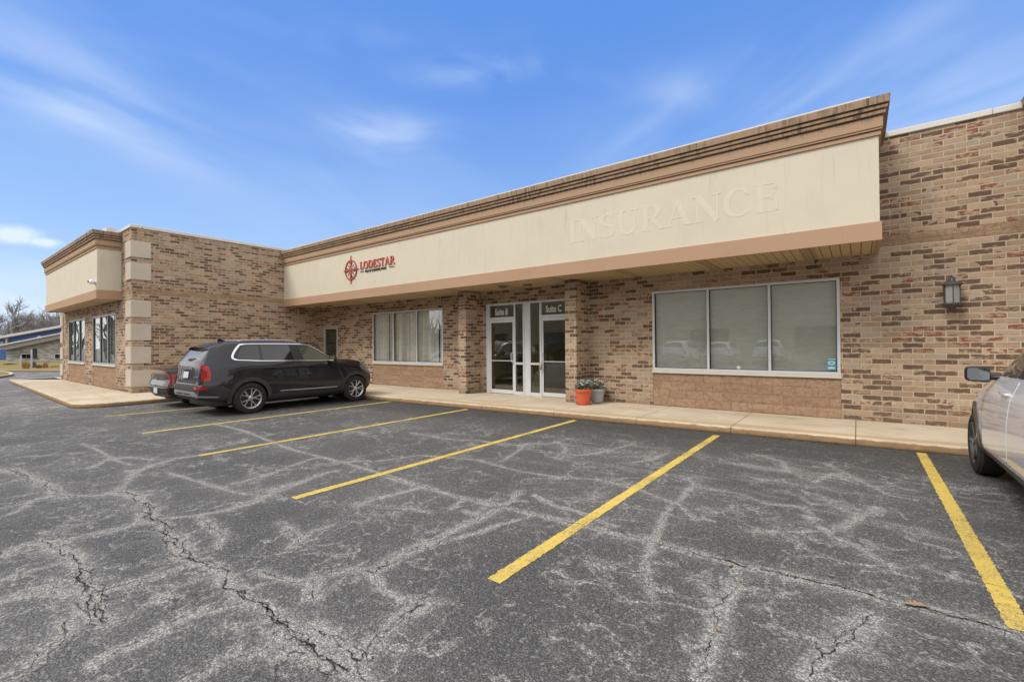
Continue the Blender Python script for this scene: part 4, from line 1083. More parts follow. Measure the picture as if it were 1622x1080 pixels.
class Car:
    """body loft in local coordinates: x to the right, l (=y) from rear bumper 0 to nose L, z up"""
    def __init__(s, S, L, rear, front, rr=.14, rf=.22):
        s.S, s.L, s.rear, s.front, s.rr, s.rf = S, L, rear, front, rr, rf
    def section(s, l):
        g = lambda k: interp(s.S[k], l)
        zb = g('zb')
        ctrl = [(0, zb), (g('ws')-.10, zb), (g('ws'), zb+.06), (g('wc'), g('zc')), (g('wm'), g('zm')), (g('wsh'), g('zsh')), (g('wb'), g('zb2')), (g('wr'), g('zr')), (g('wr')-.13, g('zr')+.35*(g('zt')-g('zr'))+.015), (g('wr')*.45, g('zt')-.012), (0, g('zt'))]
        sub = [2, 2, 3, 5, 5, 4, 7, 3, 3, 3]
        P = [Vector(c) for c in ctrl]; out = []; rows = []
        for i in range(len(P)-1):
            p0 = P[i-1] if i > 0 else P[i]*2-P[i+1]; p1, p2 = P[i], P[i+1]; p3 = P[i+2] if i+2 < len(P) else Vector((-P[i].x, P[i].y))
            k = .5
            m1 = (p2-p0)*k*.8; m2 = (p3-p1)*k*.8
            L_ = (p2-p1).length
            if m1.length > L_*.9: m1 *= L_*.9/m1.length
            if m2.length > L_*.9: m2 *= L_*.9/m2.length
            for j in range(sub[i]):
                u_ = j/sub[i]
                q = p1*(2*u_**3-3*u_**2+1)+m1*(u_**3-2*u_**2+u_)+p2*(-2*u_**3+3*u_**2)+m2*(u_**3-u_**2)
                out.append(q); rows.append(i)
        out.append(P[-1]); return out, rows
    def warp(s, x, l, z):
        wr_ = max(0, 1-l/1.1); wf = max(0, 1-(s.L-l)/1.1)
        ax = min(abs(x), 1.0)
        return l+wr_*(interp(s.rear, z)+s.rr*ax**5)-wf*(interp(s.front, z)+s.rf*ax**3.5)
    def body(s, name, mats, parent, wheels, rw, arch_depth=.40, zwheel=.39, clad_rows=(0, 1, 2)):
        st = list(np.concatenate([np.linspace(0, .5, 14), np.linspace(.55, s.L-.5, int((s.L-1.05)/.045)), np.linspace(s.L-.46, s.L, 13)]))
        G = []; 
        for l in st:
            sec, rows = s.section(l)
            full = [(-q.x, q.y) for q in sec[:0:-1]]  # from roof centre (excluded bottom) left side downwards
            half = [(q.x, q.y) for q in sec]
            ring = half + [(-q.x, q.y) for q in sec[-2:0:-1]]
            G.append([Vector((x, s.warp(x, l, z), z)) for x, z in ring])
        n = len(G[0]); nh = len(half)
        mb = MB(); vs = [p for r_ in G for p in r_]
        rmap = list(rows)+[0]  # rows for half
        def seg_row(j):
            jj = j if j < nh-1 else n-1-j
            return rows[min(jj, len(rows)-1)]
        for i in range(len(G)-1):
            pass
        fs = []; mi = []
        for i in range(len(G)-1):
            for j in range(n):
                k = (j+1) % n; fs.append((i*n+j, i*n+k, (i+1)*n+k, (i+1)*n+j)); mi.append(1 if seg_row(j) in clad_rows else 0)
        mb.v = vs; mb.f = [list(f) for f in fs]; mb.mi = mi; mb.sm = [True]*len(fs)
        # end caps: rows across
        for (ring, base, l, flip) in ((G[0], 0, 0., False), (G[-1], (len(G)-1)*n, s.L, True)):
            m_ = 12; idx = []
            for j in range(nh):
                R_ = j; L_ = (n-j) % n if j > 0 else 0
                if j == nh-1: L_ = R_
                row = []
                for k in range(m_+1):
                    if k == m_: row.append(base+R_); continue
                    if k == 0: row.append(base+L_); continue
                    a, b = ring[L_], ring[R_]; x = a.x+(b.x-a.x)*k/m_; z = a.z
                    mb.v.append(Vector((x, s.warp(x, l, z), z))); row.append(len(mb.v)-1)
                idx.append(row)
            for j in range(nh-1):
                for k in range(m_):
                    f = [idx[j][k], idx[j][k+1], idx[j+1][k+1], idx[j+1][k]]
                    f2_ = []
                    for q in f:
                        if q not in f2_: f2_.append(q)
                    if len(f2_) < 3: continue
                    if flip: f2_ = f2_[::-1]
                    mb.f.append(f2_); mb.mi.append(1 if rows[min(j, len(rows)-1)] in clad_rows else 0); mb.sm.append(True)
        # weld + recalc normals
        bm = bmesh.new(); me = bpy.data.meshes.new('tmp'); me.from_pydata([tuple(v) for v in mb.v], [], mb.f)
        for p, q in zip(me.polygons, mb.mi): p.material_index = q; p.use_smooth = True
        bm.from_mesh(me); bmesh.ops.remove_doubles(bm, verts=bm.verts, dist=.0008); bmesh.ops.dissolve_degenerate(bm, edges=bm.edges, dist=1e-5)
        bmesh.ops.recalc_face_normals(bm, faces=bm.faces)
        s.bvh = BVHTree.FromBMesh(bm)
        bm.to_mesh(me); bm.free()
        for m in mats: me.materials.append(m)
        ob = bpy.data.objects.new(name, me); COL.objects.link(ob)
        # wheel wells
        cm = MB()
        for yw in wheels:
            for sx in (-1, 1):
                x0, x1 = (arch_depth, 1.3) if sx > 0 else (-1.3, -arch_depth)
                cm.lathe([(0, x0), (rw, x0), (rw, x1), (0, x1)], 48, M=Matrix.Translation((0, yw, zwheel)) @ Matrix.Rotation(math.pi/2, 4, 'Y'))
        cut = cm.build('cutter', [M_BLACK])
        bm = bmesh.new(); bm.from_mesh(cut.data); bmesh.ops.remove_doubles(bm, verts=bm.verts, dist=.0005); bmesh.ops.recalc_face_normals(bm, faces=bm.faces); bm.to_mesh(cut.data); bm.free()
        md = ob.modifiers.new('b', 'BOOLEAN'); md.object = cut; md.operation = 'DIFFERENCE'; md.solver = 'EXACT'; md.material_mode = 'TRANSFER'
        bpy.context.view_layer.update()
        me2 = bpy.data.meshes.new_from_object(ob.evaluated_get(bpy.context.evaluated_depsgraph_get()))
        ob.modifiers.clear(); ob.data = me2; bpy.data.objects.remove(cut)
        me2.set_sharp_from_angle(angle=R(38))
        ob.parent = parent; s.root = parent; ORI[ob.name] = (0, 0, 0)
        return ob
    def patch(s, name, mat, poly, view, parent, off=.004, thick=.012, res=.05, side=1, inner=None):
        """outline in a 2D view projected on the body: view 'side' (l,z), 'rear' (x,z), 'top' (x,l)"""
        mb = MB(); s._patch(mb, poly, view, off, thick, res, side); o = mb.build(name, mat, None, origin=(0, 0, 0), sharp=50); o.parent = parent; return o
    def _ray(s, a, b, view, side):
        if view == 'side': o, d = Vector((side*2.5, a, b)), Vector((-side, 0, 0))
        elif view == 'rear': o, d = Vector((a, -2, b)), Vector((0, 1, 0))
        elif view == 'front': o, d = Vector((a, s.L+2, b)), Vector((0, -1, 0))
        else: o, d = Vector((a, b, 4)), Vector((0, 0, -1))
        h = s.bvh.ray_cast(o, d)
        if h[0] is None: return None, None
        return h[0], -d
    def _patch(s, mb, poly, view, off, thick, res, side):
        P = [Vector(p) for p in poly]; B_ = []
        for i in range(len(P)):
            a, b = P[i], P[(i+1) % len(P)]; n = max(1, int((b-a).length/res))
            for k in range(n): B_.append(a.lerp(b, k/n))
        nb = len(B_); x0, x1 = min(p.x for p in B_), max(p.x for p in B_); y0, y1 = min(p.y for p in B_), max(p.y for p in B_)
        def inside(q):
            c = False; j = nb-1
            for i in range(nb):
                a, b = B_[i], B_[j]
                if (a.y > q.y) != (b.y > q.y) and q.x < (b.x-a.x)*(q.y-a.y)/(b.y-a.y)+a.x: c = not c
                j = i
            return c
        V_ = list(B_); xx = x0+res*.5
        while xx < x1:
            yy = y0+res*.5
            while yy < y1:
                q = Vector((xx, yy))
                if inside(q) and min((q-p).length for p in B_) > res*.45: V_.append(q)
                yy += res
            xx += res
        out = delaunay_2d_cdt(V_, [(i, (i+1) % nb) for i in range(nb)], [list(range(nb))], 1, 1e-6)
        co, ed, fa = out[0], out[1], out[2]
        hits = []
        for q in co:
            h, n_ = s._ray(q.x, q.y, view, side); hits.append((h, n_))
        zz = [h for h, _ in hits if h is not None]
        if not zz: return
        for i, (h, n_) in enumerate(hits):
            if h is None:
                j = min((k for k in range(len(co)) if hits[k][0] is not None), key=lambda k: (co[k]-co[i]).length)
                h2, n2 = hits[j]; a, b = co[i]
                h = Vector((h2.x, a, b)) if view == 'side' else (Vector((a, h2.y, b)) if view in ('rear', 'front') else Vector((a, b, h2.z)))
                hits[i] = (h, n2)
        base = [h+n_*off for h, n_ in hits]
        flip = False
        f0 = fa[0]; nn = (base[f0[1]]-base[f0[0]]).cross(base[f0[2]]-base[f0[0]])
        flip = nn.dot(hits[f0[0]][1]) < 0
        o = len(mb.v)
        mb.v += base; 
        for f in fa: mb.f.append([o+i for i in (f[::-1] if flip else f)]); mb.mi.append(0); mb.sm.append(True)
        # rim
        cnt = {}
        for f in fa:
            for a, b in zip(f, list(f[1:])+[f[0]]): cnt[(min(a, b), max(a, b))] = cnt.get((min(a, b), max(a, b)), 0)+1
        back = {}
        for (a, b), c in cnt.items():
            if c == 1:
                for q in (a, b):
                    if q not in back: back[q] = len(mb.v); mb.v.append(hits[q][0]+hits[q][1]*(off-thick))
                mb.f.append([o+a, o+b, back[b], back[a]]); mb.mi.append(0); mb.sm.append(False)
    def strip(s, name, mat, line, width, view, parent, off=.006, thick=.012, side=1, res=.04):
        P = [Vector(p) for p in line]; L_, R_ = [], []; n = len(P); W = width if isinstance(width, (list, tuple)) else [width]*n
        for i, p in enumerate(P):
            d = (P[min(i+1, n-1)]-P[max(i-1, 0)]).normalized(); nn = Vector((-d.y, d.x)); L_.append(p+nn*W[i]/2); R_.append(p-nn*W[i]/2)
        return s.patch(name, mat, L_+R_[::-1], view, parent, off, thick, res, side)

def smooth_poly(P, n=4, closed=True):
    P = [Vector(p) for p in P]; out = []; N = len(P)
    for i in range(N if closed else N-1):
        p0, p1, p2, p3 = P[(i-1) % N], P[i], P[(i+1) % N], P[(i+2) % N]
        if not closed:
            if i == 0: p0 = p1
            if i == N-2: p3 = p2
        for k in range(n):
            u_ = k/n
            out.append(.5*((2*p1)+(p2-p0)*u_+(2*p0-5*p1+4*p2-p3)*u_**2+(3*p1-p0-3*p2+p3)*u_**3))
    if not closed: out.append(P[-1])
    return [tuple(q) for q in out]
def rc(P, r=.04, n=4):
    """round the corners of a polygon"""
    P = [Vector(p) for p in P]; out = []
    for i in range(len(P)):
        a, b, c = P[i-1], P[i], P[(i+1) % len(P)]; r_ = min(r, (a-b).length*.45, (c-b).length*.45)
        p = b+(a-b).normalized()*r_; q = b+(c-b).normalized()*r_
        for k in range(n+1):
            u_ = k/n; out.append(tuple(p*(1-u_)**2+b*2*u_*(1-u_)+q*u_**2))
    return out

def carpaint(name, col, flake=.3, rough=.28, met=.35):
    m, t = newmat(name); p = t.opos()
    n = t.noise(p, 900, 1); d = t.noise(t.scale(p, 1, 1, 1), 2.5, 5, .6); z = t.sep(p)[2]
    c = t.mix(t.m('MULTIPLY', n, flake), col, tuple(min(1, x*1.8+.01) for x in col))
    dirt = t.m('MULTIPLY', t.sm(z, .9, .25), t.sm(d, .35, .75))
    c = t.mix(t.m('MULTIPLY', dirt, .25), c, (.13, .12, .10))
    finish(t, c, t.m('MULTIPLY_ADD', dirt, .25, rough), met, None, .25, 1.0); return m
M_SUV = carpaint('dark_suv_paint', (.007, .008, .013), .3, .35, .1); M_SED = carpaint('black_paint', (.003, .003, .0035), .2, .35, .0); M_SILV = carpaint('silver_paint', (.62, .63, .67), .2, .22, .0)
M_CLAD = plain('grey_cladding', (.032, .032, .034), .6, vary=.25, bump=.15, bscale=300)
M_CLADB = plain('bronze_cladding', (.055, .048, .040), .38, .2, vary=.15)
m_, t_g = newmat('car_glass'); finish(t_g, (.010, .012, .013), .03, 0, None, .6, .6); M_CGL = m_
m_, t_g = newmat('car_glass_light'); finish(t_g, (.055, .065, .05), .03, 0, None, .6, .6); M_CGL2 = m_
m_, t_g = newmat('tail_lens'); _n = t_g.n('ShaderNodeTexWave', {'Vector': t_g.opos(), 'Scale': 14.}, bands_direction='Z').outputs[1]
finish(t_g, t_g.mix(t_g.m('MULTIPLY', _n, .5), (.45, .010, .012), (.18, .003, .004)), .15, 0, None, .4, .3); M_TAIL = m_
M_AMBER = plain('amber_lens', (.55, .12, .02), .15, coat=.5); M_ALU = plain('silver_trim', (.50, .50, .51), .32, .7, vary=.05)
M_RIM = plain('alloy_rim', (.52, .52, .53), .28, .75, vary=.06); M_RIMD = plain('dark_alloy', (.10, .10, .11), .3, .6)
def make_tyre():
    m, t = newmat('tyre_rubber'); p = t.opos(); n = t.noise(p, 9, 4)
    finish(t, t.mix(n, (.016, .016, .016), (.042, .039, .036)), .85, 0, t.bump(t.noise(p, 60, 2), .2, .002), .25); return m
M_TYRE = make_tyre(); M_MIRR = plain('mirror_glass', (.55, .60, .62), .02, 1., vary=0)
M_PLATE = plain('plate', (.55, .58, .64), .4, vary=.2, vscale=40)

def wheel(parent, x, y, r, side, style='twin', rimr=.255, w_=.25, turn=0., mat=None):
    """outer face at |x|; style: spoke layout"""
    MT = Matrix.Translation((x, y, r)) @ Matrix.Rotation(turn, 4, 'Z') @ Matrix.Rotation(side*math.pi/2, 4, 'Y')
    # local z axis now points outwards (side>0: +x)
    hub = MB(); hub.lathe([(.0, -.06), (rimr*.86, -.06), (rimr*.90, -.20), (rimr*.95, -.21), (rimr*.95, -.04), (rimr*.80, -.05)], 36, M=MT)
    hub.lathe([(0, -.07), (.14, -.07), (.16, -.075), (.16, -.09), (0, -.09)], 28, M=MT)
    h = hub.build('wheel', M_BLACK, None, origin=(0, 0, 0)); h.parent = parent
    ty = MB(); s_ = w_
    pr_ = [(rimr-.005, -.03), (rimr+.008, -.008), (rimr+.03, .004), (r-.055, .006), (r-.022, -.006), (r-.006, -.03)]
    for k in range(5):
        z0 = -.035-k*(s_-.07)/5
        pr_ += [(r, z0), (r, z0-.034), (r-.009, z0-.036), (r-.009, z0-.042)]
    pr_ += [(r-.006, -s_+.03), (r-.03, -s_+.004), (rimr, -s_)]
    ty.lathe(pr_, 56, M=MT)
    t2 = ty.build('tyre', M_TYRE, None, origin=(0, 0, 0), sharp=25); t2.parent = h
    rm = MB(); mat = mat or M_RIM
    rm.lathe([(rimr*.90, -.03), (rimr*.95, -.006), (rimr*1.0, .002), (rimr*1.01, -.012), (rimr*.97, -.05)], 48, M=MT)
    rm.lathe([(0, .004), (.028, .004), (.034, -.004), (.058, -.014), (.062, -.05), (0, -.05)], 24, M=MT)
    nsp = 5
    for k in range(nsp):
        a0 = k*2*math.pi/nsp+.3
        for sgn in ((-1, 1) if style == 'twin' else (0,)):
            th = a0+sgn*.10; th2 = a0+sgn*.27
            wd0, wd1 = (.017, .016) if style == 'twin' else (.04, .028)
            pts_ = []
            for i in range(6):
                f = i/5; rr_ = .04+(rimr*.94-.04)*f; an = th+(th2-th)*f
                pts_.append((rr_, an, wd0+(wd1-wd0)*f, -.012-.004*math.sin(f*math.pi)+.010*f))
            vs = []; 
            for rr_, an, wd, z in pts_:
                c, s2 = math.cos(an), math.sin(an); nx, ny = -s2, c
                vs += [(rr_*c+nx*wd, rr_*s2+ny*wd, z-.012), (rr_*c+nx*wd*.45, rr_*s2+ny*wd*.45, z+.002), (rr_*c-nx*wd*.45, rr_*s2-ny*wd*.45, z+.002), (rr_*c-nx*wd, rr_*s2-ny*wd, z-.012), (rr_*c, rr_*s2, z-.045)]
            fs = [(i*5+j, i*5+(j+1) % 5, (i+1)*5+(j+1) % 5, (i+1)*5+j) for i in range(5) for j in range(5)]
            rm.add(vs, fs, 0, False, MT)
    r_ = rm.build('rim', mat, None, origin=(0, 0, 0), sharp=30); r_.parent = h
    return h
def flat_panel(parent, name, mat, M_, w_, h_, t_=.01, r=.01):
    mb = MB().rbox(-w_/2, w_/2, -t_/2, t_/2, -h_/2, h_/2, min(r, t_*.45), 1, M=M_, smooth=False); o = mb.build(name, mat, None, origin=(0, 0, 0)); o.parent = parent; return o
def car_text(parent, txt, size, loc, mat, sx=1., rotx=math.pi/2, rotz=0, bold=0.):
    cu = bpy.data.curves.new('t', 'FONT'); cu.body = txt; cu.size = size; cu.extrude = .003; cu.offset = bold; cu.align_x = 'CENTER'
    ob = bpy.data.objects.new('t', cu); COL.objects.link(ob); bpy.context.view_layer.update()
    me = bpy.data.meshes.new_from_object(ob.evaluated_get(bpy.context.evaluated_depsgraph_get())); bpy.data.objects.remove(ob)
    me.transform(Matrix.Translation(loc) @ Matrix.Rotation(rotz, 4, 'Z') @ Matrix.Rotation(rotx, 4, 'X') @ Matrix.Diagonal((sx, 1, 1, 1))); me.materials.clear(); me.materials.append(mat)
    o = bpy.data.objects.new('badge_lettering', me); COL.objects.link(o); o.parent = parent; return o
def ellip(mb, c, rx, ry, rz, M=None, seg=20, mi=0, pw=1.0):
    vs = []; fs = []
    for i in range(13):
        for j in range(seg):
            a = math.pi*i/12; b = 2*math.pi*j/seg
            def sp(v): return math.copysign(abs(v)**pw, v)
            vs.append((c[0]+rx*sp(math.sin(a))*sp(math.cos(b)), c[1]+ry*sp(math.sin(a))*sp(math.sin(b)), c[2]+rz*sp(math.cos(a))))
    for i in range(12):
        for j in range(seg): fs.append((i*seg+j, i*seg+(j+1) % seg, (i+1)*seg+(j+1) % seg, (i+1)*seg+j))
    return mb.add(vs, fs, mi, True, M)

def arch_ring(yw, zw, r0, r1, a0=-12, a1=192, n=26, l0=None, l1=None):
    A = [R(a0+(a1-a0)*i/n) for i in range(n+1)]
    return [(yw+r1*math.cos(a), zw+r1*math.sin(a)) for a in A]+[(yw+r0*math.cos(a), zw+r0*math.sin(a)) for a in A[::-1]]

# ---- big dark SUV ------------------------------------------------
SUVS = dict(
 zb=[(0, .42), (.5, .34), (1.6, .27), (3.6, .27), (4.5, .24), (4.88, .30)],
 ws=[(0, .74), (.4, .90), (1, .94), (4.2, .93), (4.88, .66)],
 zc=[(0, .76), (.35, .755), (.62, .64), (.8, .56), (1.6, .44), (3.6, .43), (4.3, .50), (4.88, .52)],
 wc=[(0, .88), (.3, .975), (.8, .985), (4.2, .985), (4.6, .93), (4.88, .76)],
 zm=[(0, .86), (.5, .84), (1.2, .80), (4, .76), (4.88, .70)],
 wm=[(0, .87), (.3, .965), (.9, .995), (3.9, .995), (4.5, .95), (4.88, .78)],
 zsh=[(0, 1.14), (.6, 1.16), (1.5, 1.14), (3.5, 1.10), (4.5, .98), (4.88, .84)],
 wsh=[(0, .86), (.3, .935), (.9, .97), (3.6, .965), (4.4, .93), (4.88, .74)],
 zb2=[(0, 1.30), (.6, 1.33), (1.5, 1.30), (3.3, 1.25), (3.6, 1.205), (4.4, 1.09), (4.88, .90)],
 wb=[(0, .80), (.3, .87), (.9, .915), (3.4, .915), (3.7, .90), (4.4, .86), (4.88, .68)],
 zr=[(0, 1.66), (.4, 1.735), (.9, 1.765), (1.8, 1.775), (2.4, 1.75), (2.75, 1.70), (3.05, 1.58), (3.45, 1.34), (3.62, 1.245), (4.0, 1.235), (4.5, 1.185), (4.78, 1.08), (4.88, .95)],
 wr=[(0, .62), (.4, .69), (1, .72), (2.4, .72), (3.0, .74), (3.45, .80), (3.7, .80), (4.5, .74), (4.88, .58)],
 zt=[(0, 1.72), (.4, 1.80), (.9, 1.835), (1.8, 1.845), (2.4, 1.82), (2.75, 1.77), (3.0, 1.68), (3.4, 1.45), (3.68, 1.31), (4.0, 1.295), (4.5, 1.25), (4.78, 1.15), (4.88, 1.0)])
REAR = [(.25, .16), (.42, .07), (.55, .015), (.68, .0), (.75, .0), (.77, .045), (1.0, .075), (1.25, .11), (1.34, .15), (1.5, .25), (1.68, .37), (1.74, .41), (1.84, .44)]
FRONT = [(.3, .10), (.45, .02), (.6, .0), (.9, .02), (1.1, .08), (1.3, .12)]
def build_suv(name, loc, label, paint, clad, S=SUVS, rim_mat=None, style='twin', chrome=M_CHROME, dark=True, front_glass=M_CGL2, cat='car', group=None, wheels=(1.14, 4.14)):
    root = empty(name, loc, label, cat, group); ORI[root.name] = (0, 0, 0)
    car = Car(S, 4.88, REAR, FRONT)
    body = car.body('body', [paint, clad], root, wheels, .425)
    for yw in wheels:
        for sx in (1, -1):
            wheel(root, sx*.985, yw, .39, sx, style, mat=rim_mat)
            car.patch('wheel_arch', clad, arch_ring(yw, .40, .418, .512), 'side', root, off=.016, thick=.035, res=.05, side=sx)
    for sx in (1, -1):
        # glass
        q = rc([(.84, 1.385), (1.40, 1.335), (1.40, 1.715), (1.02, 1.70)], .07)
        car.patch('side_window', M_CGL, q, 'side', root, .004, .01, .05, sx)
        d2 = [(1.46, 1.335), (2.27, 1.31), (2.19, 1.715), (1.46, 1.725)]
        d1 = [(2.40, 1.715), (2.42, 1.70), (2.55, 1.305), (3.34, 1.285), (3.27, 1.375), (3.05, 1.52), (2.80, 1.645), (2.62, 1.70)]
        # doors: gap lines, each door a shallow proud skin
        rd = rc([(1.44, 1.29), (2.40, 1.27), (2.43, .47), (1.72, .48), (1.66, .62), (1.50, .88), (1.42, 1.02)], .03)
        fd = rc([(2.44, 1.27), (3.40, 1.245), (3.52, 1.10), (3.56, .90), (3.55, .47), (2.46, .47)], .03)
        for pol, gl, nm, hx, mt in ((rd, d2, 'rear_door', 1.60, M_CGL), (fd, d1, 'front_door', 2.66, front_glass)):
            d = car.patch(nm, paint, pol, 'side', root, .0035, .012, .05, sx)
            car.patch('door_window', mt, rc(gl, .03), 'side', d, .004, .01, .05, sx)
            h, _ = car._ray(hx, 1.135, 'side', sx)
            hm = MB().rbox(h.x-.012, h.x+.038, hx-.13, hx+.13, 1.12, 1.15, .012, 3) if sx > 0 else MB().rbox(h.x-.038, h.x+.012, hx-.13, hx+.13, 1.12, 1.15, .012, 3)
            o = hm.build('handle', paint, None, origin=(0, 0, 0)); o.parent = d
        car.patch('pillar_trim', M_BLACK, [(2.27, 1.31), (2.53, 1.305), (2.40, 1.715), (2.21, 1.715)], 'side', root, .005, .01, .05, sx)
        if chrome is not None:
            loop = [(3.36, 1.262), (2.4, 1.288), (1.45, 1.312), (1.10, 1.335), (.86, 1.352), (.765, 1.39), (.76, 1.45), (.82, 1.56), (.93, 1.69), (1.02, 1.735), (1.45, 1.748), (2.2, 1.742), (2.62, 1.725), (2.85, 1.66), (3.1, 1.53), (3.34, 1.36)]
            car.strip('window_trim', chrome, smooth_poly(loop, 4, False), [.015]*9+[.018]*8+[.038]*4+[.046]*12+[.034]*4+[.017]*(len(smooth_poly(loop, 4, False))-37), 'side', root, .009, .016, sx, .04)
            car.strip('lower_trim', M_ALU, [(1.86, .515), (2.7, .505), (3.50, .495)], [.022, .034, .026], 'side', root, .012, .02, sx)
        car.strip('gap_line', M_BLACK, [(3.58, .50), (3.59, .92), (3.52, 1.15), (3.44, 1.25)], .006, 'side', root, .001, .008, sx, .1)
        # roof rail
        rl = MB(); pr_ = []
        for k in range(13):
            y = .95+k*.125; h, _ = car._ray(sx*.66, y, 'top', 1); e = .02 if k in (0, 12) else .045
            pr_.append((sx*.66, y, h.z+e))
        rl.tube(pr_, .014, 8); o = rl.build('roof_rail', M_ALU if dark else M_BLACK, None, origin=(0, 0, 0)); o.parent = root
        # mirrors
        h, _ = car._ray(3.30, 1.27, 'side', sx)
        mm = MB(); mm.rbox(h.x+sx*.175-.105, h.x+sx*.175+.105, 3.285, 3.40, 1.215, 1.385, .045, 4); mm.tube([(h.x-sx*.02, 3.36, 1.265), (h.x+sx*.08, 3.37, 1.265), (h.x+sx*.13, 3.36, 1.27)], [.038, .03, .03], 8)
        mo = mm.build('side_mirror', M_BLACK, None, origin=(0, 0, 0)); mo.parent = root
        gm = MB().prism(rc([(h.x+sx*.175-.090, 1.232), (h.x+sx*.175+.090, 1.232), (h.x+sx*.175+.090, 1.368), (h.x+sx*.175-.090, 1.368)], .035), 'y', 3.281, 3.30); o = gm.build('mirror_glass', M_MIRR, None, origin=(0, 0, 0)); o.parent = mo
        # tail lamp, wrapping: rear view piece and side view piece
        tl = rc([(sx*.80, 1.245), (sx*.845, 1.225), (sx*.885, 1.05), (sx*.89, .88), (sx*.81, .865), (sx*.80, 1.17), (sx*.58, 1.205), (sx*.58, 1.235)], .015)
        car.patch('tail_light', M_TAIL, tl, 'rear', root, .012, .02, .04)
        car.patch('tail_light', M_TAIL, rc([(.12, 1.24), (.235, 1.225), (.275, 1.05), (.265, .88), (.14, .865)], .03), 'side', root, .010, .02, .04, sx)
        car.patch('reflector', M_TAIL, rc([(sx*.62, .725), (sx*.93, .735), (sx*.90, .672), (sx*.68, .665)], .012), 'rear', root, .01, .02, .04)
        # head lamp / marker
        car.patch('headlight', M_CGL2, rc([(4.52, 1.04), (4.70, .98), (4.76, .84), (4.70, .78), (4.62, .80)], .02), 'side', root, .006, .012, .04, sx)
        car.strip('side_marker', M_AMBER, [(4.60, 1.055), (4.70, .86)], .045, 'side', root, .012, .02, sx)
    # tailgate
    tg = rc([(-.78, .775), (.78, .775), (.80, 1.0), (.74, 1.33), (.60, 1.72), (-.60, 1.72), (-.74, 1.33), (-.80, 1.0)], .05)
    tgo = car.patch('tailgate', paint, tg, 'rear', root, .004, .012, .06)
    rg = rc([(-.72, 1.345), (-.30, 1.33), (.30, 1.33), (.72, 1.345), (.61, 1.69), (-.61, 1.69)], .06)
    car.patch('rear_window', M_CGL, rg, 'rear', tgo, .009, .012, .05)
    car.patch('trim_panel', M_CLAD, rc([(-.50, .885), (.50, .885), (.60, .83), (.56, .80), (-.56, .80), (-.60, .83)], .02), 'rear', tgo, .012, .02, .05)
    h, _ = car._ray(0, 1.0, 'rear', 1)
    pm = Matrix.Translation((0, h.y-.018, 1.0)) @ Matrix.Rotation(R(-8), 4, 'X')
    plt = flat_panel(tgo, 'license_plate', M_PLATE, pm, .31, .155, .012)
    h, _ = car._ray(0, 1.155, 'rear', 1); car_text(tgo, 'TELLURIDE', .065, (0, h.y-.012, 1.135), chrome or M_ALU, 2.0)
    car_text(tgo, 'V6 AWD', .04, (.60, car._ray(.6, .97, 'rear', 1)[0].y-.012, .955), M_ALU, 1.4)
    wp = MB(); a = car._ray(-.05, 1.36, 'rear', 1)[0]; b = car._ray(.28, 1.40, 'rear', 1)[0]
    wp.tube([a+Vector((0, -.03, 0)), a.lerp(b, .5)+Vector((0, -.035, .01)), b+Vector((0, -.02, 0))], [.018, .012, .008], 6); o = wp.build('wiper', M_BLACK, None, origin=(0, 0, 0)); o.parent = tgo
    # spoiler
    P_ = []; 
    for k in range(15):
        x = -.66+1.32*k/14; zz = car._ray(x, .48, 'top', 1)[0].z; sag = .045*(abs(x)/.66)**3
        P_.append([(x, .60, zz+.004), (x, .42, zz-.002-sag*.3), (x, .22+.10*(abs(x)/.66)**3, zz-.035-sag), (x, .235+.10*(abs(x)/.66)**3, zz-.062-sag), (x, .40, zz-.058-sag)])
    o = MB().grid(P_).build('spoiler', paint, None, origin=(0, 0, 0)); o.parent = root
    zz = P_[7][2][2]; o = MB().rbox(-.12, .12, .212, .235, zz-.022, zz-.004, .004, 2).build('brake_light', M_TAIL, None, origin=(0, 0, 0)); o.parent = root
    # skid plate and lower bumper detail
    sk = [(-.92, .49), (-.80, .52), (-.60, .615), (.60, .615), (.80, .52), (.92, .49), (.90, .462), (.72, .48), (.50, .50), (-.50, .50), (-.72, .48), (-.90, .462)]
    so = car.patch('skid_plate', M_ALU, sk, 'rear', root, .02, .04, .05)
    for a_, b_ in ((-.44, -.04), (.04, .44)): car.patch('skid_slot', M_CLAD, rc([(a_, .565), (b_, .565), (b_-.03*(1 if b_ > .1 else 0), .535), (a_, .535)], .01), 'rear', so, .026, .01, .05)
    # shark fin aerial, windscreen, grille
    h, _ = car._ray(0, .85, 'top', 1)
    fin = MB().prism([(.72, h.z-.01), (.98, h.z-.005), (.80, h.z+.055), (.75, h.z+.062)], 'x', -.014, .014); o = fin.build('aerial', paint, None, origin=(0, 0, 0)); o.parent = root
    ws_ = rc([(-.76, 3.58), (.76, 3.58), (.63, 2.85), (-.63, 2.85)], .06); car.patch('windscreen', M_CGL2, ws_, 'top', root, .005, .01, .06)
    gr = rc([(-.62, .95), (.62, .95), (.58, .62), (-.58, .62)], .05); car.patch('grille', M_BLACK, gr, 'front', root, .01, .02, .06)
    # exhaust / underbody block so that no light shows through below
    ub = MB().rbox(-.72, .72, .35, 4.5, .22, .40, .03, 2); o = ub.build('underbody', M_BLACK, None, origin=(0, 0, 0)); o.parent = root
    return root, car
suv, suvcar = build_suv('parked_suv', (-13.10, 4.05, 0), 'dark blue grey suv with chrome window trim parked nose to the kerb', M_SUV, M_CLAD)

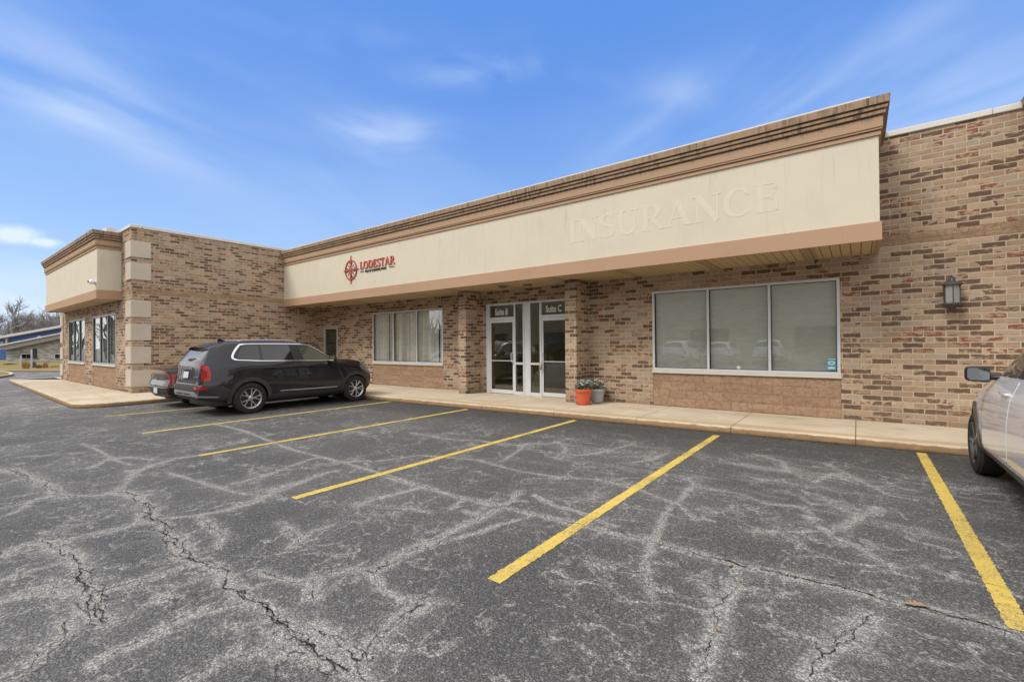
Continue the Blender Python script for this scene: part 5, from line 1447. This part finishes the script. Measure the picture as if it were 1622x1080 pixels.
# ---- silver SUV at the right edge ---------------------------------
SIL = {k: list(v) for k, v in SUVS.items()}
SIL['zsh'] = [(0, 1.08), (.6, 1.10), (1.5, 1.08), (3.5, 1.06), (4.5, .96), (4.88, .84)]
SIL['zb2'] = [(0, 1.24), (.6, 1.26), (1.5, 1.24), (3.3, 1.205), (3.6, 1.17), (4.4, 1.07), (4.88, .90)]
silver, silcar = build_suv('silver_car', (2.15, 4.06, 0), 'silver car with dark lower trim cut off by the right edge, nose to the kerb', M_SILV, M_CLADB, S=SIL, chrome=None, dark=False, style='single', rim_mat=M_RIMD)

# ---- black sedan ---------------------------------------------------
SEDS = dict(
 zb=[(0, .30), (.5, .24), (1, .20), (3.8, .19), (4.85, .24)],
 ws=[(0, .70), (.4, .84), (1, .87), (4.2, .86), (4.85, .62)],
 zc=[(0, .56), (.4, .54), (.7, .40), (1.2, .30), (3.8, .29), (4.85, .36)],
 wc=[(0, .82), (.3, .90), (.8, .915), (4.1, .91), (4.5, .86), (4.85, .68)],
 zm=[(0, .70), (.5, .68), (4, .60), (4.85, .50)],
 wm=[(0, .82), (.3, .90), (.8, .93), (4.0, .93), (4.5, .87), (4.85, .66)],
 zsh=[(0, .90), (.6, .92), (1.5, .90), (3.6, .84), (4.5, .72), (4.85, .60)],
 wsh=[(0, .80), (.3, .87), (.8, .905), (3.6, .90), (4.4, .84), (4.85, .62)],
 zb2=[(0, 1.02), (.4, 1.045), (.9, 1.035), (1.5, 1.02), (3.2, .95), (3.7, .89), (4.6, .76), (4.85, .64)],
 wb=[(0, .76), (.3, .81), (.8, .85), (1.5, .86), (3.3, .86), (3.8, .80), (4.6, .70), (4.85, .5)],
 zr=[(0, 1.055), (.25, 1.075), (.55, 1.13), (.9, 1.26), (1.3, 1.36), (2.0, 1.41), (2.6, 1.36), (3.0, 1.20), (3.35, 1.02), (3.7, .95), (4.6, .80), (4.85, .68)],
 wr=[(0, .70), (.3, .71), (.7, .66), (1.2, .60), (2, .59), (2.6, .62), (3.2, .72), (3.7, .72), (4.6, .6), (4.85, .42)],
 zt=[(0, 1.09), (.25, 1.115), (.55, 1.19), (.9, 1.32), (1.3, 1.42), (2.0, 1.47), (2.6, 1.42), (3.0, 1.27), (3.4, 1.08), (3.7, 1.02), (4.6, .87), (4.85, .72)])
SREAR = [(.2, .18), (.34, .08), (.45, .03), (.60, .0), (.66, .02), (.80, .07), (.95, .06), (1.06, .0), (1.1, .0)]
SFRONT = [(.2, .10), (.4, .0), (.6, .0), (.8, .1)]
sed = empty('black_sedan', (-15.62, 4.18, 0), 'glossy black sedan half hidden behind the dark suv beside the brick wall', 'car'); ORI[sed.name] = (0, 0, 0)
sc2 = Car(SEDS, 4.85, SREAR, SFRONT, rr=.16)
sc2.body('body', [M_SED, M_SED], sed, (1.0, 3.85), .375, zwheel=.34)
for yw in (1.0, 3.85):
    for sx in (1, -1): wheel(sed, sx*.915, yw, .345, sx, 'single', rimr=.24, w_=.23, mat=M_RIMD)
for sx in (1, -1):
    sw_ = rc([(.72, 1.06), (3.0, .99), (2.62, 1.30), (2.0, 1.375), (1.35, 1.33), (.95, 1.20)], .05)
    sc2.patch('side_window', M_CGL, sw_, 'side', sed, .004, .01, .05, sx)
    sc2.patch('tail_light', M_TAIL, rc([(sx*.42, .955), (sx*.785, .935), (sx*.80, .80), (sx*.79, .62), (sx*.745, .62), (sx*.745, .84), (sx*.68, .895), (sx*.42, .925)], .008), 'rear', sed, .012, .02, .04)
    sc2.patch('tail_light', M_TAIL, rc([(.10, .945), (.25, .935), (.20, .86), (.165, .66), (.13, .66), (.13, .88)], .008), 'side', sed, .010, .02, .04, sx)
    sc2.strip('reflector', M_TAIL, [(sx*.70, .54), (sx*.72, .40)], .028, 'rear', sed, .012, .02)
    h, _ = sc2._ray(2.95, 1.0, 'side', sx); mm = MB(); ellip(mm, (h.x+sx*.14, 2.95, 1.05), .10, .07, .06, pw=.8); mm.tube([(h.x-sx*.03, 2.95, 1.0), (h.x+sx*.1, 2.95, 1.03)], .02, 6); o = mm.build('side_mirror', M_SED, None, origin=(0, 0, 0)); o.parent = sed
sc2.patch('rear_window', M_CGL, rc([(-.60, .50), (.60, .50), (.52, 1.25), (-.52, 1.25)], .08), 'top', sed, .004, .01, .06)
sc2.patch('windscreen', M_CGL, rc([(-.62, 3.35), (.62, 3.35), (.52, 2.65), (-.52, 2.65)], .08), 'top', sed, .004, .01, .06)
sc2.strip('light_bar', M_TAIL, [(-.44, .94), (.44, .94)], .011, 'rear', sed, .010, .02)
df = sc2.patch('diffuser', M_CLAD, rc([(-.72, .56), (.72, .56), (.66, .38), (-.66, .38)], .03), 'rear', sed, .010, .02, .05)
sc2.strip('bumper_trim', M_ALU, [(-.88, .60), (-.70, .575), (.70, .575), (.88, .60)], .016, 'rear', sed, .014, .02)
sc2.strip('bumper_trim', M_ALU, [(-.72, .36), (.72, .36)], .014, 'rear', sed, .018, .02)
h, _ = sc2._ray(-.1, .47, 'rear', 1); flat_panel(df, 'license_plate', M_PLATE, Matrix.Translation((-.02, h.y-.03, .475)), .31, .15, .012)
car_text(sed, 'K5', .05, (-.60, sc2._ray(-.6, .80, 'rear', 1)[0].y-.012, .79), M_ALU, 1.3)
o = MB().rbox(-.70, .70, .4, 4.4, .16, .32, .03, 2).build('underbody', M_BLACK, None, origin=(0, 0, 0)); o.parent = sed

# ------------------------------------------------------------------ far background (left edge)
def at(u, v, c): return Vector((0, 0, CAM_H))+raydir(u, v)*c
M_BLUEW = plain('blue_siding', (.035, .10, .33), .6, vary=.08)
m_, t_g = newmat('blue_panel'); _p = t_g.opos(); _x, _y, _z = t_g.sep(_p)
_s = t_g.m('FRACT', t_g.m('DIVIDE', t_g.m('ADD', t_g.m('ADD', t_g.m('MULTIPLY', _x, .8), t_g.m('MULTIPLY', _y, .6)), 200.), .4))
finish(t_g, t_g.mix(t_g.m('LESS_THAN', _s, .14), (.038, .105, .34), (.018, .05, .18)), .55); M_BLUEP = m_
def make_greybrick():
    m, t = newmat('grey_stone'); p = t.opos(); x, y, z = t.sep(p)
    q = t.comb(t.m('ADD', t.m('MULTIPLY', x, .8), t.m('MULTIPLY', y, .6)), z, 0.)
    b = t.n('ShaderNodeTexBrick', {'Vector': q, 'Color1': (.42, .41, .40, 1), 'Color2': (.08, .08, .08, 1), 'Mortar': (.34, .33, .32, 1), 'Scale': 1.0, 'Mortar Size': .012, 'Brick Width': .55, 'Row Height': .14, 'Bias': -.1})
    c = t.mix(t.m('MULTIPLY', t.noise(p, 2.5, 4), .35), b.outputs[0], (.40, .385, .37))
    finish(t, c, .9); return m
M_GSTONE = make_greybrick(); M_LROOF = plain('light_roof_trim', (.50, .49, .50), .6); M_FASC = plain('grey_eave', (.28, .27, .29), .6)
M_BARK = plain('bark', (.17, .15, .14), .9, vary=.3, vscale=2); M_STRAW = plain('straw', (.42, .27, .10), .9, vary=.3, vscale=8)
def quadpix(mb, P, depth, thick, mi=0):
    """vertical slab whose front corners are given as (u, v) and forward distance; real thickness behind"""
    F_ = [at(u, v, depth) for u, v in P]; Bk = [p+fw*thick for p in F_]; n = len(P)
    mb.add(F_+Bk, [list(range(n)), list(range(n, 2*n))[::-1]]+[(i, n+i, n+(i+1) % n, (i+1) % n) for i in range(n)], mi)
gb = empty('stone_building', at(60, 578, 50), 'low grey stone building with a sloping roof at the far left', 'building')
mb = MB(); quadpix(mb, [(10, 582), (10, 551), (16, 551), (97, 534), (240, 500), (240, 585)], 50, 9); B(mb, 'wall', M_GSTONE, gb)
mb = MB(); quadpix(mb, [(-4, 548.5), (97, 528.2), (240, 499), (240, 504), (97, 535.5), (12, 553.5), (-4, 553.5)], 49.4, 10)
B(mb, 'roof', M_FASC, gb); mb = MB(); quadpix(mb, [(-5, 546.6), (97, 526.8), (240, 498), (240, 499.3), (97, 528.6), (-5, 549)], 49.2, 10.4); B(mb, 'roof_edge', M_LROOF, gb)
for (u0, u1) in ((33.5, 49.5), (86, 101)):
    mb = MB(); quadpix(mb, [(u0, 568.5), (u0, 560), (u1, 560), (u1, 568.5)], 49.93, .2); wo = B(mb, 'window', M_LROOF, gb)
    um = (u0+u1)/2
    for a, b in ((u0+1, um-.6), (um+.6, u1-1)):
        mb = MB(); quadpix(mb, [(a, 567.4), (a, 561), (b, 561), (b, 567.4)], 49.88, .04); B(mb, 'pane', M_CGL, wo)
mb = MB(); quadpix(mb, [(51.5, 567.3), (51.5, 552), (57, 552), (57, 567.3)], 49.9, .1); B(mb, 'shutter', plain('charcoal_board', (.03, .03, .035), .6), gb)
mb = MB(); quadpix(mb, [(59.5, 535.5), (59.5, 532), (61, 532), (61, 535.5)], 55, .3); B(mb, 'vent_pipe', M_LROOF, gb)
bb = empty('blue_building', at(60, 570, 60), 'taller building with bright blue siding behind the grey stone building', 'building')
mb = MB(); quadpix(mb, [(-30, 578), (-30, 541), (97, 519), (240, 493), (240, 578)], 60, 12); B(mb, 'wall', M_BLUEP, bb)
mb = MB(); quadpix(mb, [(-40, 539), (97, 515), (240, 490), (240, 493), (97, 518.4), (-40, 543)], 59.3, 13); B(mb, 'roof', M_LROOF, bb)
mb = MB(); quadpix(mb, [(8, 547), (8, 535), (10.5, 534.6), (10.5, 547)], 59.8, .2); B(mb, 'corner_trim', M_LROOF, bb)
mb = MB(); quadpix(mb, [(1, 545), (1, 541.5), (4, 541.2), (4, 545)], 59.85, .2); wo = B(mb, 'window', M_LROOF, bb)
M_TWIG = plain('twigs', (.27, .25, .235), .9, vary=.2, vscale=2)
# bare trees with real branching
def bare_tree(base, h, seed, lab, lean=0.):
    rr = random.Random(seed); e = empty('bare_tree', tuple(base), lab, 'tree', 'bare trees behind the blue building')
    tr = MB(); br = MB()
    def grow(p, d, L_, r, lvl):
        pts_ = [p]; q = p.copy(); dd = d.copy(); n = 4
        for i in range(n):
            dd = (dd+Vector((rr.gauss(0, .13), rr.gauss(0, .13), rr.gauss(.05, .08)))).normalized(); q = q+dd*L_/n; pts_.append(q.copy())
        (tr if lvl == 0 else br).tube(pts_, [r*(1-.55*i/n) for i in range(n+1)], 6 if lvl < 2 else 3, caps=False)
        if lvl >= 5: return
        k = rr.choice((3, 3, 4)) if lvl < 3 else 3
        for j in range(k+1):
            f = rr.uniform(.45, 1) if j < k else 1
            i = min(n, int(f*n)); a = rr.uniform(0, 2*math.pi); sp = rr.uniform(.35, .85) if j < k else rr.uniform(0, .3)
            o_ = dd.orthogonal().normalized(); o_ = Matrix.Rotation(a, 3, dd) @ o_
            nd = (dd*math.cos(sp)+o_*math.sin(sp)).normalized()
            grow(pts_[i], nd, L_*rr.uniform(.58, .80), max(.020, r*rr.uniform(.50, .64)), lvl+1)
    grow(Vector(base), Vector((lean, 0, 1)).normalized(), h*.27, h*.034, 0)
    B(tr, 'trunk', M_BARK, e); B(br, 'crown', M_TWIG, e)
for i, (u, c, vt, seed, lab) in enumerate([(18, 80, 478, 1, 'wide bare tree, tallest of the leafless trees over the blue roof'), (-14, 84, 484, 2, 'bare tree at the very left edge behind the blue building'), (56, 92, 487, 3, 'slender bare tree between the tallest one and the brick building'),
        (74, 84, 492, 4, 'bare tree next to the brick building with a bent trunk'), (92, 88, 488, 5, 'bare tree half hidden by the left fascia'), (36, 105, 494, 6, 'small far bare tree in the gap between the two widest crowns'), (110, 95, 490, 9, 'bare tree behind the corner of the brick building')]):
    b = at(u, 575, c); b.z = 0; top = at(u, vt, c).z
    bare_tree(b, top*1.42, seed, lab, rng.uniform(-.1, .1))
# overhead wires with their poles
M_WIRE = plain('wire', (.03, .03, .03), .6)
for i, (v0, v1, th, lab) in enumerate([(503.5, 503, .022, 'topmost thin overhead wire at the far left'), (515, 514.5, .02, 'thin middle overhead wire at the far left'), (520.5, 521.5, .05, 'thick overhead cable just above the blue roof'), (525, 519, .025, 'slanting overhead wire lowest above the blue roof')]):
    a = at(-40, v0, 66); b = at(130, v1, 66); mb = MB(); mb.tube([a.lerp(b, k/12)-Vector((0, 0, .25*(1-((k-6)/6)**2))) for k in range(13)], th, 5); o = mb.build('overhead_wire', M_WIRE, None, origin=tuple(a)); tag(o, lab, 'wire', 'overhead wires')
# posts, ornamental grass, shrubs on the lawn
po = empty('sign_post', tuple(onz(50, 586)), 'white post with a small panel on the far lawn', 'post')
B(MB().tube([onz(50, 586), at(50, 553, (onz(50, 586)).dot(fw))], .05, 6), 'post', M_LROOF, po)
po2 = empty('thin_post', tuple(onz(32.5, 585)), 'thin white post on the lawn left of the tall ornamental grass', 'post')
B(MB().tube([onz(32.5, 585), at(32.5, 564, (onz(32.5, 585)).dot(fw))], .035, 6), 'post', M_LROOF, po2)
def tuft(u, v, hpx, wpx, lab, col, seed, n=260, nm='ornamental_grass', cat='grass clump'):
    b = onz(u, v); c = b.dot(fw); H_ = hpx*c/F_PX; W_ = wpx*c/F_PX; rr = random.Random(seed); mb = MB()
    for k in range(n):
        a = rr.uniform(0, 6.28); q = rr.random()**.5; p0 = b+Vector((math.cos(a), math.sin(a), 0))*W_*.16*q; tip = b+Vector((math.cos(a)*W_*.5*q, math.sin(a)*W_*.5*q, H_*rr.uniform(.5, 1.1)*(1-.25*q*q)))
        s_ = Vector((-math.sin(a), math.cos(a), 0))*.018
        m_ = p0.lerp(tip, .55)+Vector((0, 0, H_*.08)); mb.add([p0-s_, p0+s_, m_+s_, m_-s_, tip], [(0, 1, 2, 3), (3, 2, 4)])
    o = mb.build(nm, col, None, origin=tuple(b)); tag(o, lab, cat)
tuft(41, 587, 17, 13, 'largest straw coloured grass clump, between the two posts', M_STRAW, 1); tuft(72, 585.5, 13, 9, 'upright straw coloured grass clump under the right of the stone wall', M_STRAW, 2)
tuft(62, 586, 10, 10, 'small brown grass clump left of the upright one', plain('dry_brown', (.26, .17, .08), .9), 3); tuft(53, 585, 14, 9, 'dark leafless shrub behind the white post', M_BARK, 4, 200, 'bare_shrub', 'shrub')
M_EVG = plain('evergreen', (.045, .055, .025), .9, vary=.4, vscale=3)
tuft(15, 580, 5, 20, 'low dark green shrub bed at the foot of the stone wall', M_EVG, 5, 400, 'low_shrub', 'shrub'); tuft(88, 584, 6, 22, 'low yellow brown ground shrub beside the brick building', M_STRAW, 6, 200, 'low_shrub', 'shrub')
# unseen brush belt round the car park, added to darken the car reflections
def added_woodland():
    rr = random.Random(21); mb = MB(); P = [(-78, -4), (-74, -30), (-50, -55), (0, -66), (45, -55), (62, -25), (64, 8), (60, 30)]
    for a, b in zip(P[:-1], P[1:]):
        a, b = Vector(a), Vector(b); n = int((b-a).length/2.2)
        for k in range(n):
            q = a.lerp(b, k/n)+Vector((rr.gauss(0, 1.5), rr.gauss(0, 1.5))); H_ = rr.uniform(5, 8.5)
            for j in range(60):
                an = rr.uniform(0, 6.28); z0 = rr.uniform(0, H_*.55); L_ = rr.uniform(1.5, 3.5); d = Vector((math.cos(an)*.5, math.sin(an)*.5, 1)).normalized()*L_
                p0 = Vector((q.x+rr.gauss(0, .7), q.y+rr.gauss(0, .7), z0)); s_ = Vector((-d.y, d.x, 0)).normalized()*rr.uniform(.12, .35)
                mb.add([p0-s_, p0+s_, p0+d+s_*.3, p0+d-s_*.3], [(0, 1, 2, 3)])
    return mb
tag(added_woodland().build('added_woodland', plain('brush', (.030, .031, .028), .95, vary=.3)), 'made-up dark leafless brush beyond the car park, added to darken car reflections', 'added_woodland', kind='stuff')
# ------------------------------------------------------------------ the other side of the car park, seen only mirrored in the glass
ob_ = empty('opposite_building', (-6, -20, 0), 'beige building across the car park, seen only mirrored in the windows', 'building')
mb = MB(); wall(mb, -40, 30, 0, 8.2, -20, [(x, x+3.2, .9, 2.9) for x in range(-36, 28, 8)], .15); mb.box(-40, 30, -28, -20.2, 0, 8.2); B(mb, 'wall', make_stucco('beige_wall', (.42, .34, .24)), ob_)
B(MB().box(-40.2, 30.2, -28, -19.8, 8.2, 8.8), 'roof_edge', M_TAN, ob_)
for x in range(-36, 28, 8):
    B(MB().box(x, x+3.2, -20.02, -20.0, .9, 2.9), 'window', M_CGL, ob_)
def reflected_copy(src, loc, lab, mat_from=None, mat_to=None):
    c = copy_tree(src); c.location = loc; c.rotation_euler = (0, 0, math.pi); c['label'] = lab; c['group'] = 'cars on the far side of the car park'; return c
reflected_copy(silver, (-11.2, -12.2, 0), 'silver car across the car park, mirrored in the left pane'); reflected_copy(silver, (-8.0, -11.8, 0), 'silver car across the car park, mirrored in the middle pane')
reflected_copy(silver, (-4.9, -12.4, 0), 'silver car across the car park, mirrored in the right pane'); reflected_copy(suv, (-23.5, -12.0, 0), 'dark suv across the car park, mirrored in the entrance doors')
